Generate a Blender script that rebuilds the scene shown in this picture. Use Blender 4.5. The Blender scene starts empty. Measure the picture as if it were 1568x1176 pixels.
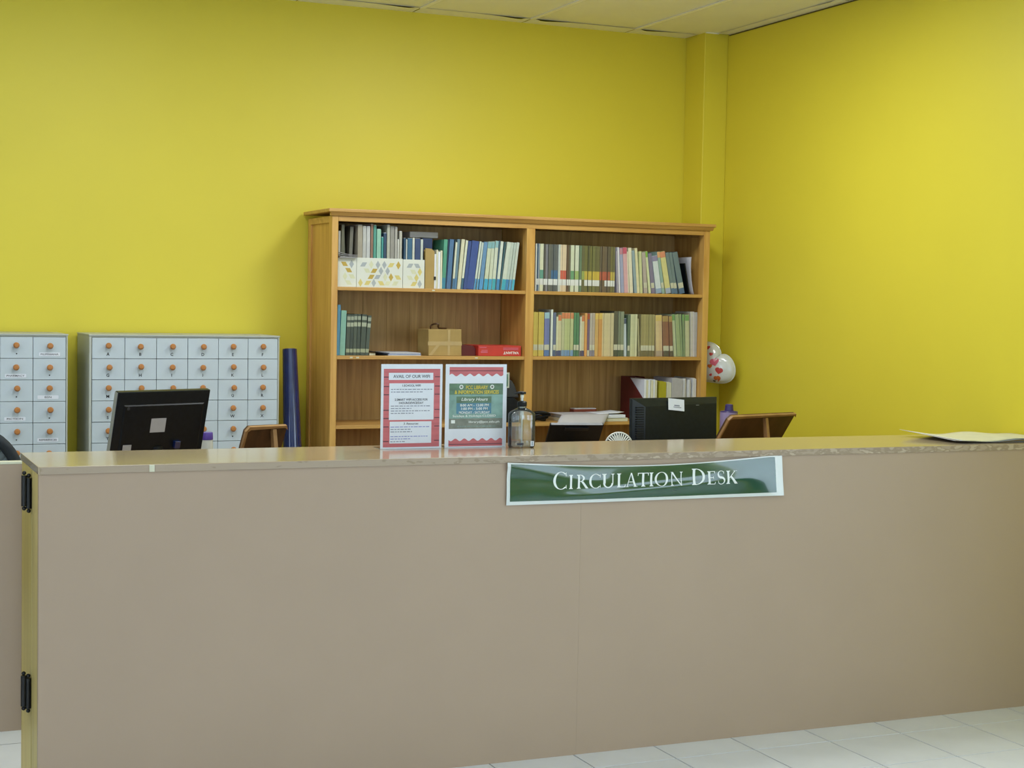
import bpy, bmesh, math, random
from mathutils import Vector, Matrix

random.seed(7)
PI = math.pi
scene = bpy.context.scene
C = scene.collection

# ------------------------------------------------------------------ camera
cam_data = bpy.data.cameras.new('camera')
cam_data.sensor_width = 36.0
cam_data.lens = 2416.05 / 1568.0 * 36.0
cam_data.clip_end = 60
camera = bpy.data.objects.new('camera', cam_data)
C.objects.link(camera)
yaw, pitch, roll = 0.412101, -0.0516168, 0.0187211
fwd = Vector((math.sin(yaw) * math.cos(pitch), math.cos(yaw) * math.cos(pitch), math.sin(pitch)))
rgt = Vector((math.cos(yaw), -math.sin(yaw), 0))
upv = rgt.cross(fwd)
r2 = math.cos(roll) * rgt + math.sin(roll) * upv
u2 = -math.sin(roll) * rgt + math.cos(roll) * upv
rot = Matrix((r2, u2, -fwd)).transposed()
camera.matrix_world = Matrix.Translation((0, 0, 1.482)) @ rot.to_4x4()
scene.camera = camera

# ------------------------------------------------------------------ world, exposure
world = bpy.data.worlds.new('world')
scene.world = world
world.use_nodes = True
world.node_tree.nodes['Background'].inputs[0].default_value = (0.62, 0.78, 1.0, 1)
world.node_tree.nodes['Background'].inputs[1].default_value = 1.0
vs = scene.view_settings
vs.view_transform = 'Standard'
vs.look = 'None'
vs.exposure = 0.0
vs.gamma = 1.0
vs.use_curve_mapping = False
scene.cycles.max_bounces = 8
scene.cycles.diffuse_bounces = 5
scene.cycles.adaptive_threshold = 0.02
scene.cycles.caustics_reflective = False
scene.cycles.caustics_refractive = False

# ------------------------------------------------------------------ room dimensions (metres)
XL, XR, YF, YB, ZC = -3.6, 4.36, -3.2, 7.42, 2.905


def area_light(name, loc, aim, sx, sy, power, col):
    d = bpy.data.lights.new(name, 'AREA')
    d.shape = 'RECTANGLE'
    d.size, d.size_y, d.energy, d.color = sx, sy, power, col
    o = bpy.data.objects.new(name, d)
    C.objects.link(o)
    o.location = loc
    o.rotation_euler = Vector(aim).to_track_quat('-Z', 'Z').to_euler()
    return o


DAY = (0.68, 0.83, 1.0)
# daylight entering through the windows behind the camera and in the left wall
WIN_FRONT = [(-2.6, -0.9), (-0.4, 1.3), (1.8, 3.5)]      # x ranges in the front wall
WIN_LEFT = [(-1.6, 0.4), (1.2, 3.2)]                      # y ranges in the left wall
WIN_RIGHT = [(-1.7, -0.1), (0.2, 1.6), (1.95, 3.25)]      # y ranges in the right wall, beside the camera; the last is a glazed door
WZ0, WZ1 = 0.95, 2.35


def sill(a):
    return 0.06 if a == 1.95 else WZ0


for a, b in WIN_FRONT:
    area_light('window_daylight', ((a + b) / 2, YF - 0.06, (WZ0 + WZ1) / 2), (0, 1, 0), b - a, WZ1 - WZ0, 19, DAY)
for a, b in WIN_LEFT:
    area_light('window_daylight', (XL - 0.06, (a + b) / 2, (WZ0 + WZ1) / 2), (1, 0, 0), b - a, WZ1 - WZ0, 30, DAY)
for a, b in WIN_RIGHT:
    area_light('window_daylight', (XR + 0.06, (a + b) / 2, (sill(a) + WZ1) / 2), (-1, 0, 0), b - a, WZ1 - sill(a), 14 * (b - a) * (WZ1 - sill(a)), DAY)
# fluorescent ceiling troffers
# only the row above the staff side is switched fully on
TROFFERS = [(-0.57, 5.557, 11), (1.20, 5.557, 19), (2.97, 5.557, 30), (-0.57, 2.047, 2.5), (1.20, 2.047, 2.5), (2.97, 2.047, 2.5)]
for x, y, p in TROFFERS:
    area_light('troffer_light', (x, y, ZC - 0.03), (0, 0, -1), 0.5, 1.05, p, (0.93, 0.97, 1.0))


# ------------------------------------------------------------------ materials
def lin(h):
    v = [int(h[i:i + 2], 16) / 255 for i in (0, 2, 4)]
    return tuple([(c / 12.92 if c <= 0.04045 else ((c + 0.055) / 1.055) ** 2.4) for c in v])


def new_mat(name):
    m = bpy.data.materials.new(name)
    m.use_nodes = True
    return m, m.node_tree.nodes, m.node_tree.links, m.node_tree.nodes['Principled BSDF']


def mat(name, h, rough=0.5, var=0.06, scale=14.0, bump=0.0, spec=0.5, metal=0.0, coat=0.0, stretch=(1, 1, 1), coat_rough=0.05):
    """plain coloured surface with a little procedural variation"""
    m, N, L, B = new_mat(name)
    tc = N.new('ShaderNodeTexCoord')
    mp = N.new('ShaderNodeMapping')
    mp.inputs['Scale'].default_value = stretch
    L.new(tc.outputs['Object'], mp.inputs['Vector'])
    nz = N.new('ShaderNodeTexNoise')
    nz.inputs['Scale'].default_value = scale
    nz.inputs['Detail'].default_value = 3
    L.new(mp.outputs[0], nz.inputs['Vector'])
    c = lin(h)
    rp = N.new('ShaderNodeValToRGB')
    rp.color_ramp.elements[0].position = 0.3
    rp.color_ramp.elements[1].position = 0.7
    rp.color_ramp.elements[0].color = tuple(min(1, v * (1 - var)) for v in c) + (1,)
    rp.color_ramp.elements[1].color = tuple(min(1, v * (1 + var)) for v in c) + (1,)
    L.new(nz.outputs[0], rp.inputs[0])
    L.new(rp.outputs[0], B.inputs['Base Color'])
    B.inputs['Roughness'].default_value = rough
    B.inputs['Specular IOR Level'].default_value = spec
    B.inputs['Metallic'].default_value = metal
    B.inputs['Coat Weight'].default_value = coat
    B.inputs['Coat Roughness'].default_value = coat_rough
    if bump:
        bp = N.new('ShaderNodeBump')
        bp.inputs['Strength'].default_value = bump
        bp.inputs['Distance'].default_value = 0.002
        L.new(nz.outputs[0], bp.inputs['Height'])
        L.new(bp.outputs[0], B.inputs['Normal'])
    return m


def wood(name, dark, light, grain=(14, 14, 1.0), rough=0.42, knots=True):
    m, N, L, B = new_mat(name)
    tc = N.new('ShaderNodeTexCoord')
    oi = N.new('ShaderNodeObjectInfo')
    add = N.new('ShaderNodeVectorMath')
    mul = N.new('ShaderNodeMath'); mul.operation = 'MULTIPLY'; mul.inputs[1].default_value = 9.0
    L.new(oi.outputs['Random'], mul.inputs[0])
    L.new(tc.outputs['Object'], add.inputs[0])
    L.new(mul.outputs[0], add.inputs[1])
    mp = N.new('ShaderNodeMapping')
    mp.inputs['Scale'].default_value = grain
    L.new(add.outputs[0], mp.inputs['Vector'])
    nz = N.new('ShaderNodeTexNoise')
    nz.inputs['Scale'].default_value = 3.2
    nz.inputs['Detail'].default_value = 6
    nz.inputs['Distortion'].default_value = 0.7
    L.new(mp.outputs[0], nz.inputs['Vector'])
    rp = N.new('ShaderNodeValToRGB')
    rp.color_ramp.elements[0].position = 0.28
    rp.color_ramp.elements[1].position = 0.68
    rp.color_ramp.elements[0].color = lin(dark) + (1,)
    rp.color_ramp.elements[1].color = lin(light) + (1,)
    L.new(nz.outputs[0], rp.inputs[0])
    out = rp.outputs[0]
    if knots:
        vo = N.new('ShaderNodeTexVoronoi')
        vo.inputs['Scale'].default_value = 2.6
        mk = N.new('ShaderNodeMapping')
        mk.inputs['Scale'].default_value = (1.5, 1.5, 0.8)
        L.new(add.outputs[0], mk.inputs['Vector'])
        L.new(mk.outputs[0], vo.inputs['Vector'])
        kr = N.new('ShaderNodeValToRGB')
        kr.color_ramp.elements[0].position = 0.03
        kr.color_ramp.elements[1].position = 0.075
        kr.color_ramp.elements[0].color = (1, 1, 1, 1)
        kr.color_ramp.elements[1].color = (0, 0, 0, 1)
        L.new(vo.outputs['Distance'], kr.inputs[0])
        mx = N.new('ShaderNodeMix'); mx.data_type = 'RGBA'
        L.new(kr.outputs[0], mx.inputs[0])
        L.new(rp.outputs[0], mx.inputs[6])
        mx.inputs[7].default_value = lin('3a2412') + (1,)
        out = mx.outputs[2]
    L.new(out, B.inputs['Base Color'])
    B.inputs['Roughness'].default_value = rough
    bp = N.new('ShaderNodeBump')
    bp.inputs['Strength'].default_value = 0.12
    bp.inputs['Distance'].default_value = 0.001
    L.new(nz.outputs[0], bp.inputs['Height'])
    L.new(bp.outputs[0], B.inputs['Normal'])
    return m


def tinted(name, rough=0.5, coat=0.0):
    """takes the thing's own colour from the object, with fine wear"""
    m, N, L, B = new_mat(name)
    oi = N.new('ShaderNodeObjectInfo')
    tc = N.new('ShaderNodeTexCoord')
    nz = N.new('ShaderNodeTexNoise')
    nz.inputs['Scale'].default_value = 40
    L.new(tc.outputs['Object'], nz.inputs['Vector'])
    mr = N.new('ShaderNodeMapRange')
    mr.inputs['To Min'].default_value = 0.86
    mr.inputs['To Max'].default_value = 1.14
    L.new(nz.outputs[0], mr.inputs['Value'])
    vm = N.new('ShaderNodeVectorMath'); vm.operation = 'SCALE'
    L.new(oi.outputs['Color'], vm.inputs[0])
    L.new(mr.outputs[0], vm.inputs['Scale'])
    L.new(vm.outputs[0], B.inputs['Base Color'])
    B.inputs['Roughness'].default_value = rough
    B.inputs['Coat Weight'].default_value = coat
    return m


def thin_clear(name, tint, milk=0.06, gloss=0.06):
    """thin clear plastic or glass sheet: mostly see-through, with a mirror-like sheen"""
    m, N, L, B = new_mat(name)
    N.remove(B)
    out = N['Material Output']
    tr = N.new('ShaderNodeBsdfTransparent'); tr.inputs[0].default_value = lin(tint) + (1,)
    gl = N.new('ShaderNodeBsdfGlossy'); gl.inputs['Roughness'].default_value = 0.05
    df = N.new('ShaderNodeBsdfDiffuse')
    nz = N.new('ShaderNodeTexNoise'); nz.inputs['Scale'].default_value = 9
    rp = N.new('ShaderNodeValToRGB')
    rp.color_ramp.elements[0].color = (0.62, 0.66, 0.68, 1); rp.color_ramp.elements[1].color = (0.8, 0.83, 0.85, 1)
    L.new(nz.outputs[0], rp.inputs[0]); L.new(rp.outputs[0], df.inputs[0])
    a = N.new('ShaderNodeMixShader'); a.inputs[0].default_value = milk
    L.new(tr.outputs[0], a.inputs[1]); L.new(df.outputs[0], a.inputs[2])
    fr = N.new('ShaderNodeFresnel'); fr.inputs[0].default_value = 1.45
    mn = N.new('ShaderNodeMath'); mn.operation = 'MAXIMUM'; mn.inputs[1].default_value = gloss
    L.new(fr.outputs[0], mn.inputs[0])
    b = N.new('ShaderNodeMixShader')
    L.new(mn.outputs[0], b.inputs[0]); L.new(a.outputs[0], b.inputs[1]); L.new(gl.outputs[0], b.inputs[2])
    L.new(b.outputs[0], out.inputs['Surface'])
    return m


M = {}
M['wall'] = mat('yellow_wall_paint', 'dbcd3c', 0.5, 0.02, 1.6, 0.0)
M['wall_plain'] = mat('pale_wall_paint', 'e6e3d8', 0.6, 0.03, 2.0)
M['ceiling'] = mat('ceiling_tile_white', 'f2f5f8', 0.26, 0.03, 3.0)
M['ceil_bar'] = mat('ceiling_grid_metal', 'f2f5f8', 0.3, 0.03, 5.0)
M['plenum'] = mat('dark_plenum', '14100a', 0.9, 0.2, 5.0)
M['shadow_gap'] = mat('ceiling_gap_shadow', '4a4020', 0.8, 0.2, 20)  # shadow of the ceiling gap, put into a dark colour
M['tile'] = mat('floor_tile_glaze', 'dfe2e4', 0.28, 0.04, 6.0)
M['grout'] = mat('tile_grout', '55534e', 0.8, 0.15, 30.0)
M['desk'] = mat('taupe_laminate', 'ac9680', 0.5, 0.02, 3.0, 0.02)
M['desk_top'] = mat('tan_glossy_laminate', 'b5a386', 0.16, 0.04, 5.0, 0.0, coat=0.3, coat_rough=0.1)
M['desk_end'] = mat('bare_end_board_yellow_lit', 'cdbb78', 0.5, 0.08, 4.0, stretch=(6, 6, 0.5))  # yellow light bounced off the wall is put into this board colour
M['black_metal'] = mat('black_metal', '16171a', 0.4, 0.2, 40)
M['black_plastic'] = mat('black_plastic', '10151a', 0.42, 0.25, 60, spec=0.3)
M['black_gloss'] = mat('glossy_black_plastic', '131b21', 0.3, 0.2, 60, spec=0.35)
M['dark_grey'] = mat('dark_grey_plastic', '34373a', 0.5, 0.15, 30)
M['mid_grey'] = mat('grey_plastic', '77797b', 0.5, 0.1, 30)
M['silver'] = mat('silver_plastic', '8b9094', 0.35, 0.08, 30)
M['paper'] = mat('white_paper', 'e0e6f0', 0.7, 0.02, 30)
M['paper_warm'] = mat('aged_paper', 'd5d3b8', 0.7, 0.05, 20)
M['paper_grey'] = mat('grey_paper', 'b9b8bc', 0.7, 0.04, 20)
M['pages'] = mat('book_pages', 'cfc8ae', 0.8, 0.1, 90)
M['cover'] = tinted('book_cover', 0.42)
M['tinted'] = tinted('coloured_surface', 0.5)
M['card_wood'] = mat('grey_painted_wood', 'bfccd4', 0.45, 0.035, 9, 0.05)
M['card_side'] = mat('grey_painted_side', 'b4b9b0', 0.5, 0.04, 9)
M['knob'] = mat('wooden_knob', 'b5793f', 0.35, 0.12, 40)
M['ink'] = mat('black_ink', '1b1c20', 0.7, 0.1, 40)
M['ink_grey'] = mat('grey_ink', '44464f', 0.7, 0.1, 40)
M['ink_faint'] = mat('faint_ink', '858a9c', 0.7, 0.1, 40)
M['red_print'] = mat('red_plank_print', 'c66a70', 0.55, 0.10, 8, stretch=(1, 1, 14))
M['plank_line'] = mat('dark_plank_line', '5a3440', 0.6, 0.2, 30)
M['green_print'] = mat('green_photo_print', '5c7a62', 0.5, 0.25, 30, stretch=(1, 1, 2))
M['teal_print'] = mat('teal_photo_print', '7fa39b', 0.5, 0.2, 30)
M['grey_print'] = mat('grey_photo_print', '7c8278', 0.5, 0.2, 50)
M['navy_print'] = mat('navy_photo_print', '4c7d94', 0.5, 0.2, 20)
M['yellow_ink'] = mat('yellow_ink', 'd2c04a', 0.6, 0.05, 30)
M['white_ink'] = mat('white_ink', 'e6ece8', 0.5, 0.03, 30)
M['acrylic'] = thin_clear('clear_acrylic', 'f6f8fa', 0.01, 0.03)
M['banner'] = mat('green_vinyl', '17472f', 0.2, 0.06, 12, coat=1.0, coat_rough=0.06)
M['banner_white'] = mat('white_vinyl', 'd5dad6', 0.3, 0.03, 12, coat=0.5)
M['clear_plastic'] = thin_clear('clear_bottle_plastic', 'f8fafa', 0.05, 0.05)
M['liquid'] = thin_clear('clear_liquid', 'eef4fa', 0.10, 0.12)
M['tube_white'] = mat('translucent_white_tube', 'f0f2ee', 0.4, 0.03, 30)
M['blue_roll'] = mat('dark_blue_film', '14265c', 0.14, 0.15, 20, coat=1.0)
M['purple'] = mat('purple_plastic', '5f49a6', 0.35, 0.06, 30)
M['deep_purple'] = mat('deep_purple_plastic', '352a63', 0.3, 0.1, 30)
M['lilac'] = mat('lilac_bottle', '8d80a8', 0.4, 0.05, 30)
M['white_plastic'] = mat('white_plastic', 'd9ddd6', 0.35, 0.03, 30)
M['carton'] = mat('brown_carton', 'a98f55', 0.55, 0.08, 14)
M['carton_tape'] = mat('clear_brown_tape', 'b59c64', 0.38, 0.06, 20, coat=0.1)
M['red_box'] = mat('red_carton', 'c0392f', 0.4, 0.06, 20)
M['maroon'] = mat('maroon_board', '5c1a1c', 0.5, 0.1, 20)
M['foil'] = mat('white_foil', 'cfd4d0', 0.2, 0.04, 20, coat=0.7)
M['heart_red'] = mat('red_heart_print', 'b8403c', 0.3, 0.08, 30)
M['heart_pink'] = mat('pink_heart_print', 'cc6378', 0.3, 0.08, 30)
M['heart_orange'] = mat('orange_heart_print', 'c2692f', 0.3, 0.08, 30)
M['pattern_white'] = mat('printed_white_card', 'd6dad0', 0.5, 0.02, 20)
M['pat_yellow'] = mat('pattern_yellow', 'cfc277', 0.5, 0.05, 20)
M['pat_mustard'] = mat('pattern_mustard', 'b99f45', 0.5, 0.05, 20)
M['pat_grey'] = mat('pattern_grey', 'a3abae', 0.5, 0.05, 20)
M['pat_pale'] = mat('pattern_pale', 'd0d3b2', 0.5, 0.05, 20)
M['pine'] = wood('golden_pine', 'b98740', 'd6ab5e', (10, 10, 0.7))
M['pine_h'] = wood('golden_pine_horizontal', 'b08442', 'cda25c', (0.7, 10, 10))
M['ply'] = wood('brown_plywood', 'a8844c', 'cda86c', (13, 13, 0.6), 0.5)
M['brown_wood'] = wood('dark_brown_board', '3c2814', '5c3e22', (5, 5, 2), 0.5, False)
M['tan_edge'] = wood('light_wood_edge', '8a6840', 'a68256', (3, 3, 3), 0.5, False)
M['table'] = wood('table_wood', '7a5c3a', '95744c', (1, 9, 9), 0.4, False)
M['mesh_grey'] = mat('grey_chair_mesh', '6f7a7c', 0.8, 0.1, 80)
M['fabric_black'] = mat('black_chair_fabric', '1b2329', 0.75, 0.2, 60, 0.2)
M['lamp'] = None
m, N, L, B = new_mat('troffer_diffuser')
B.inputs['Emission Color'].default_value = (1.0, 0.97, 0.9, 1)
B.inputs['Emission Strength'].default_value = 2.0
nz = N.new('ShaderNodeTexNoise'); nz.inputs['Scale'].default_value = 60
L.new(nz.outputs[0], B.inputs['Roughness'])
M['lamp'] = m

# counter edge strip: laminate worn through in patches
m, N, L, B = new_mat('worn_edge_strip')
tc = N.new('ShaderNodeTexCoord')
mp = N.new('ShaderNodeMapping'); mp.inputs['Scale'].default_value = (11, 1, 30)
L.new(tc.outputs['Object'], mp.inputs['Vector'])
nz = N.new('ShaderNodeTexNoise'); nz.inputs['Scale'].default_value = 2.2; nz.inputs['Detail'].default_value = 4
L.new(mp.outputs[0], nz.inputs['Vector'])
sx = N.new('ShaderNodeSeparateXYZ'); L.new(tc.outputs['Object'], sx.inputs[0])
mr = N.new('ShaderNodeMapRange')     # wear grows along the counter, x from 1.6 m to 2.4 m
mr.inputs['From Min'].default_value = 1.2; mr.inputs['From Max'].default_value = 2.6
mr.inputs['To Min'].default_value = -0.22; mr.inputs['To Max'].default_value = 0.0
L.new(sx.outputs['X'], mr.inputs['Value'])
ad = N.new('ShaderNodeMath'); L.new(nz.outputs[0], ad.inputs[0]); L.new(mr.outputs[0], ad.inputs[1])
rp = N.new('ShaderNodeValToRGB')
e = rp.color_ramp.elements
e[0].position = 0.44; e[0].color = lin('a89681') + (1,)
e[1].position = 0.47; e[1].color = lin('98866f') + (1,)
n3 = e.new(0.56); n3.color = lin('978570') + (1,)
n4 = e.new(0.585); n4.color = lin('b6a58f') + (1,)
L.new(ad.outputs[0], rp.inputs[0]); L.new(rp.outputs[0], B.inputs['Base Color'])
B.inputs['Roughness'].default_value = 0.5
M['edge'] = m


# ------------------------------------------------------------------ mesh helpers
class MB:
    def __init__(s):
        s.v, s.f, s.mi, s.cur = [], [], [], 0

    def add(s, vs, fs):
        b = len(s.v)
        s.v += [tuple(p) for p in vs]
        for f in fs:
            s.f.append([b + i for i in f])
            s.mi.append(s.cur)
        return s

    def box(s, x0, x1, y0, y1, z0, z1):
        return s.add([(x0, y0, z0), (x1, y0, z0), (x1, y1, z0), (x0, y1, z0), (x0, y0, z1), (x1, y0, z1), (x1, y1, z1), (x0, y1, z1)],
                     [(0, 3, 2, 1), (4, 5, 6, 7), (0, 1, 5, 4), (1, 2, 6, 5), (2, 3, 7, 6), (3, 0, 4, 7)])

    def prism(s, poly, a0, a1, axis='y'):
        """polygon (counter-clockwise in its plane) extruded along an axis; poly in the other two coordinates"""
        n = len(poly)

        def p(q, a):
            return {'y': (q[0], a, q[1]), 'x': (a, q[0], q[1]), 'z': (q[0], q[1], a)}[axis]
        vs = [p(q, a0) for q in poly] + [p(q, a1) for q in poly]
        fs = [list(range(n)), list(range(2 * n - 1, n - 1, -1))]
        fs += [(i, n + i, n + (i + 1) % n, (i + 1) % n) for i in range(n)]
        return s.add(vs, fs)

    def flat(s, poly, y=0.0):
        return s.add([(a, y, b) for a, b in poly], [list(range(len(poly)))])

    def rect(s, x0, x1, z0, z1, y=0.0):
        return s.flat([(x0, z0), (x1, z0), (x1, z1), (x0, z1)], y)

    def tube(s, pts, r, seg=10, caps=True):
        pts = [Vector(p) for p in pts]
        rs = r if isinstance(r, (list, tuple)) else [r] * len(pts)
        b = len(s.v)
        for i, p in enumerate(pts):
            d = (pts[min(i + 1, len(pts) - 1)] - pts[max(i - 1, 0)]).normalized()
            a = d.orthogonal().normalized() if i == 0 else (a - d * a.dot(d)).normalized()
            c = d.cross(a)
            for k in range(seg):
                t = 2 * PI * k / seg
                s.v.append(tuple(p + (a * math.cos(t) + c * math.sin(t)) * rs[i]))
        for i in range(len(pts) - 1):
            for k in range(seg):
                q = b + i * seg
                s.f.append([q + k, q + (k + 1) % seg, q + seg + (k + 1) % seg, q + seg + k]); s.mi.append(s.cur)
        if caps:
            s.f.append([b + k for k in range(seg)][::-1]); s.mi.append(s.cur)
            s.f.append([b + (len(pts) - 1) * seg + k for k in range(seg)]); s.mi.append(s.cur)
        return s

    def lathe(s, prof, cx=0, cy=0, z0=0, seg=20, sx=1.0, sy=1.0, power=2.0):
        """profile [(radius, z)] turned about the vertical axis; power > 2 gives a rounded square section"""
        b = len(s.v)
        for r, z in prof:
            for k in range(seg):
                t = 2 * PI * k / seg
                c, d = math.cos(t), math.sin(t)
                q = (abs(c) ** power + abs(d) ** power) ** (-1 / power)
                s.v.append((cx + r * c * q * sx, cy + r * d * q * sy, z0 + z))
        for i in range(len(prof) - 1):
            for k in range(seg):
                q = b + i * seg
                s.f.append([q + k, q + (k + 1) % seg, q + seg + (k + 1) % seg, q + seg + k]); s.mi.append(s.cur)
        s.f.append([b + k for k in range(seg)][::-1]); s.mi.append(s.cur)
        s.f.append([b + (len(prof) - 1) * seg + k for k in range(seg)]); s.mi.append(s.cur)
        return s

    def ball(s, c, r, seg=12, rings=8):
        prof = [(max(1e-4, r * math.sin(PI * i / rings)), -r * math.cos(PI * i / rings)) for i in range(rings + 1)]
        return s.lathe(prof, c[0], c[1], c[2], seg)

    def grid(s, fn, nu, nv):
        b = len(s.v)
        for j in range(nv + 1):
            for i in range(nu + 1):
                s.v.append(tuple(fn(i / nu, j / nv)))
        for j in range(nv):
            for i in range(nu):
                q = b + j * (nu + 1) + i
                s.f.append([q, q + 1, q + nu + 2, q + nu + 1]); s.mi.append(s.cur)
        return s

    def mesh(s, name, mats, smooth=False, bevel=0.0):
        me = bpy.data.meshes.new(name)
        me.from_pydata(s.v, [], s.f)
        for m in (mats if isinstance(mats, (list, tuple)) else [mats]):
            me.materials.append(m)
        me.polygons.foreach_set('material_index', s.mi)
        if bevel:
            bm = bmesh.new(); bm.from_mesh(me)
            es = [e for e in bm.edges if len(e.link_faces) == 2 and e.calc_face_angle(0) > 0.5]
            bmesh.ops.bevel(bm, geom=es, offset=bevel, segments=2, profile=0.5, affect='EDGES', clamp_overlap=True)
            bm.to_mesh(me); bm.free()
        if smooth:
            me.polygons.foreach_set('use_smooth', [True] * len(me.polygons))
            try:
                me.set_sharp_from_angle(angle=math.radians(38))
            except Exception:
                pass
        me.update()
        return me

    def build(s, name, mats, parent=None, loc=(0, 0, 0), rot=(0, 0, 0), smooth=False, bevel=0.0):
        return put(name, s.mesh(name, mats, smooth, bevel), parent, loc, rot)


def put(name, me, parent=None, loc=(0, 0, 0), rot=(0, 0, 0)):
    o = bpy.data.objects.new(name, me)
    C.objects.link(o)
    o.parent = parent
    o.location = loc
    o.rotation_euler = rot
    return o


def box(name, m, x0, x1, y0, y1, z0, z1, parent=None, bevel=0.0, loc=(0, 0, 0), rot=(0, 0, 0)):
    return MB().box(x0, x1, y0, y1, z0, z1).build(name, m, parent, loc, rot, bevel=bevel)


def tag(o, label, cat, group=None):
    o['label'] = label
    o['category'] = cat
    if group:
        o['group'] = group
    return o


def thing(name, label, cat, loc=(0, 0, 0), rotz=0.0, group=None):
    o = put(name, None, None, loc, (0, 0, rotz))
    o.empty_display_size = 0.05
    return tag(o, label, cat, group)


def struct(o):
    o['kind'] = 'structure'
    return o


def colour(o, h, k=1.0):
    o.color = tuple(min(0.85, c * k) for c in lin(h)) + (1,)
    return o


_text_cache = {}


def text_mesh(body, width=None, height=None, m=None, shear=0.0, bold=0.0, spacing=1.0, flip=False):
    """printed lettering as a flat mesh in the XZ plane, centred at the origin, facing -Y"""
    cu = bpy.data.curves.new('lettering', 'FONT')
    cu.body = body
    cu.size = 1.0
    cu.shear = shear
    cu.offset = bold
    cu.space_character = spacing
    cu.resolution_u = 3
    ob = bpy.data.objects.new('lettering', cu)
    C.objects.link(ob)
    me = bpy.data.meshes.new_from_object(ob.evaluated_get(bpy.context.evaluated_depsgraph_get()))
    bpy.data.objects.remove(ob)
    bpy.data.curves.remove(cu)
    xs = [v.co.x for v in me.vertices]; ys = [v.co.y for v in me.vertices]
    w, h = max(xs) - min(xs), max(ys) - min(ys)
    cx, cy = (max(xs) + min(xs)) / 2, (max(ys) + min(ys)) / 2
    kx = width / w if width else height / h
    kz = height / h if height else kx
    s = -1 if flip else 1
    for v in me.vertices:
        v.co = Vector((s * (v.co.x - cx) * kx, 0, s * (v.co.y - cy) * kz))
    me.materials.clear()
    me.materials.append(m or M['ink'])
    return me


def ordinal(n):
    return '%d%s' % (n, 'th' if 10 <= n % 100 <= 20 else {1: 'st', 2: 'nd', 3: 'rd'}.get(n % 10, 'th'))


# ================================================================== THE SETTING
# ---- floor: grout bed with separate tiles, 30 cm pitch
floor = struct(box('floor', M['grout'], XL, XR, YF, YB, -0.06, -0.004))
TP, GX, GY = 0.3, 2.858, 4.449
tile_me = MB().box(-0.1476, 0.1476, -0.1476, 0.1476, -0.004, 0.0).mesh('tile', M['tile'], bevel=0.0006)
rest = MB()
for i in range(math.floor((XL - GX) / TP), math.ceil((XR - GX) / TP)):
    for j in range(math.floor((YF - GY) / TP), math.ceil((YB - GY) / TP)):
        cx, cy = GX + (i + 0.5) * TP, GY + (j + 0.5) * TP
        x0, x1, y0, y1 = max(cx - 0.1476, XL), min(cx + 0.1476, XR), max(cy - 0.1476, YF), min(cy + 0.1476, YB)
        if x1 - x0 < 0.01 or y1 - y0 < 0.01:
            continue
        if -0.1 < cx < 4.3 and 3.2 < cy < 5.5 and x1 - x0 > 0.29:
            t = put('tile', tile_me, floor, (cx, cy, 0))
            t.rotation_euler = (random.uniform(-1, 1) * 0.0003, random.uniform(-1, 1) * 0.0003, 0)
        else:
            rest.box(x0, x1, y0, y1, -0.004, 0.0)
o = rest.build('tile_field', M['tile'], floor)
o['kind'] = 'stuff'

# ---- walls
wall_back = struct(box('wall_back', M['wall'], XL, XR, YB, YB + 0.15, 0, ZC + 0.12))
MB().box(4.219, XR, 7.222, YB, 0, ZC + 0.05).build('pilaster', M['wall'], wall_back, bevel=0.004)


def holed(name, spans, lo, hi, side, m):
    mb = MB()

    def put_box(a, b, z0, z1):
        if side == 'front':
            mb.box(a, b, YF - 0.15, YF, z0, z1)
        elif side == 'right':
            mb.box(XR, XR + 0.15, a, b, z0, z1)
        else:
            mb.box(XL - 0.15, XL, a, b, z0, z1)
    e = lo
    for a, b in spans:
        put_box(e, a, 0, ZC + 0.12)
        put_box(a, b, 0, sill(a))
        put_box(a, b, WZ1, ZC + 0.12)
        e = b
    put_box(e, hi, 0, ZC + 0.12)
    return struct(mb.build(name, m))


holed('wall_front', WIN_FRONT, XL - 0.15, XR, 'front', M['wall_plain'])
holed('wall_left', WIN_LEFT, YF, YB + 0.15, 'left', M['wall_plain'])
holed('wall_right', WIN_RIGHT, YF - 0.15, YB + 0.15, 'right', M['wall'])
wn = 0
for spans, hor in ((WIN_FRONT, 'front'), (WIN_LEFT, 'left'), (WIN_RIGHT, 'right')):
    for a, b in spans:
        wn += 1
        w, h, t = b - a, WZ1 - sill(a), 0.05
        fr = MB()
        for q in (0, w / 2 - t / 2, w - t):
            fr.box(q, q + t, 0, 0.04, 0, h)
        for q in (0, h - t):
            fr.box(t, w / 2 - t / 2, 0, 0.04, q, q + t)
            fr.box(w / 2 + t / 2, w - t, 0, 0.04, q, q + t)
        loc = {'front': (a, YF - 0.14, WZ0), 'left': (XL - 0.1, a, WZ0), 'right': (XR + 0.14, a, sill(a))}[hor]
        rt = (0, 0, 0 if hor == 'front' else PI / 2)
        wo = struct(fr.build('window_%d' % wn, M['white_plastic'], None, loc, rt))
        for q in (t, w / 2 + t / 2):
            box('pane', M['acrylic'], q, q + w / 2 - 1.5 * t, 0.016, 0.022, t, h - t, wo)

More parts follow.
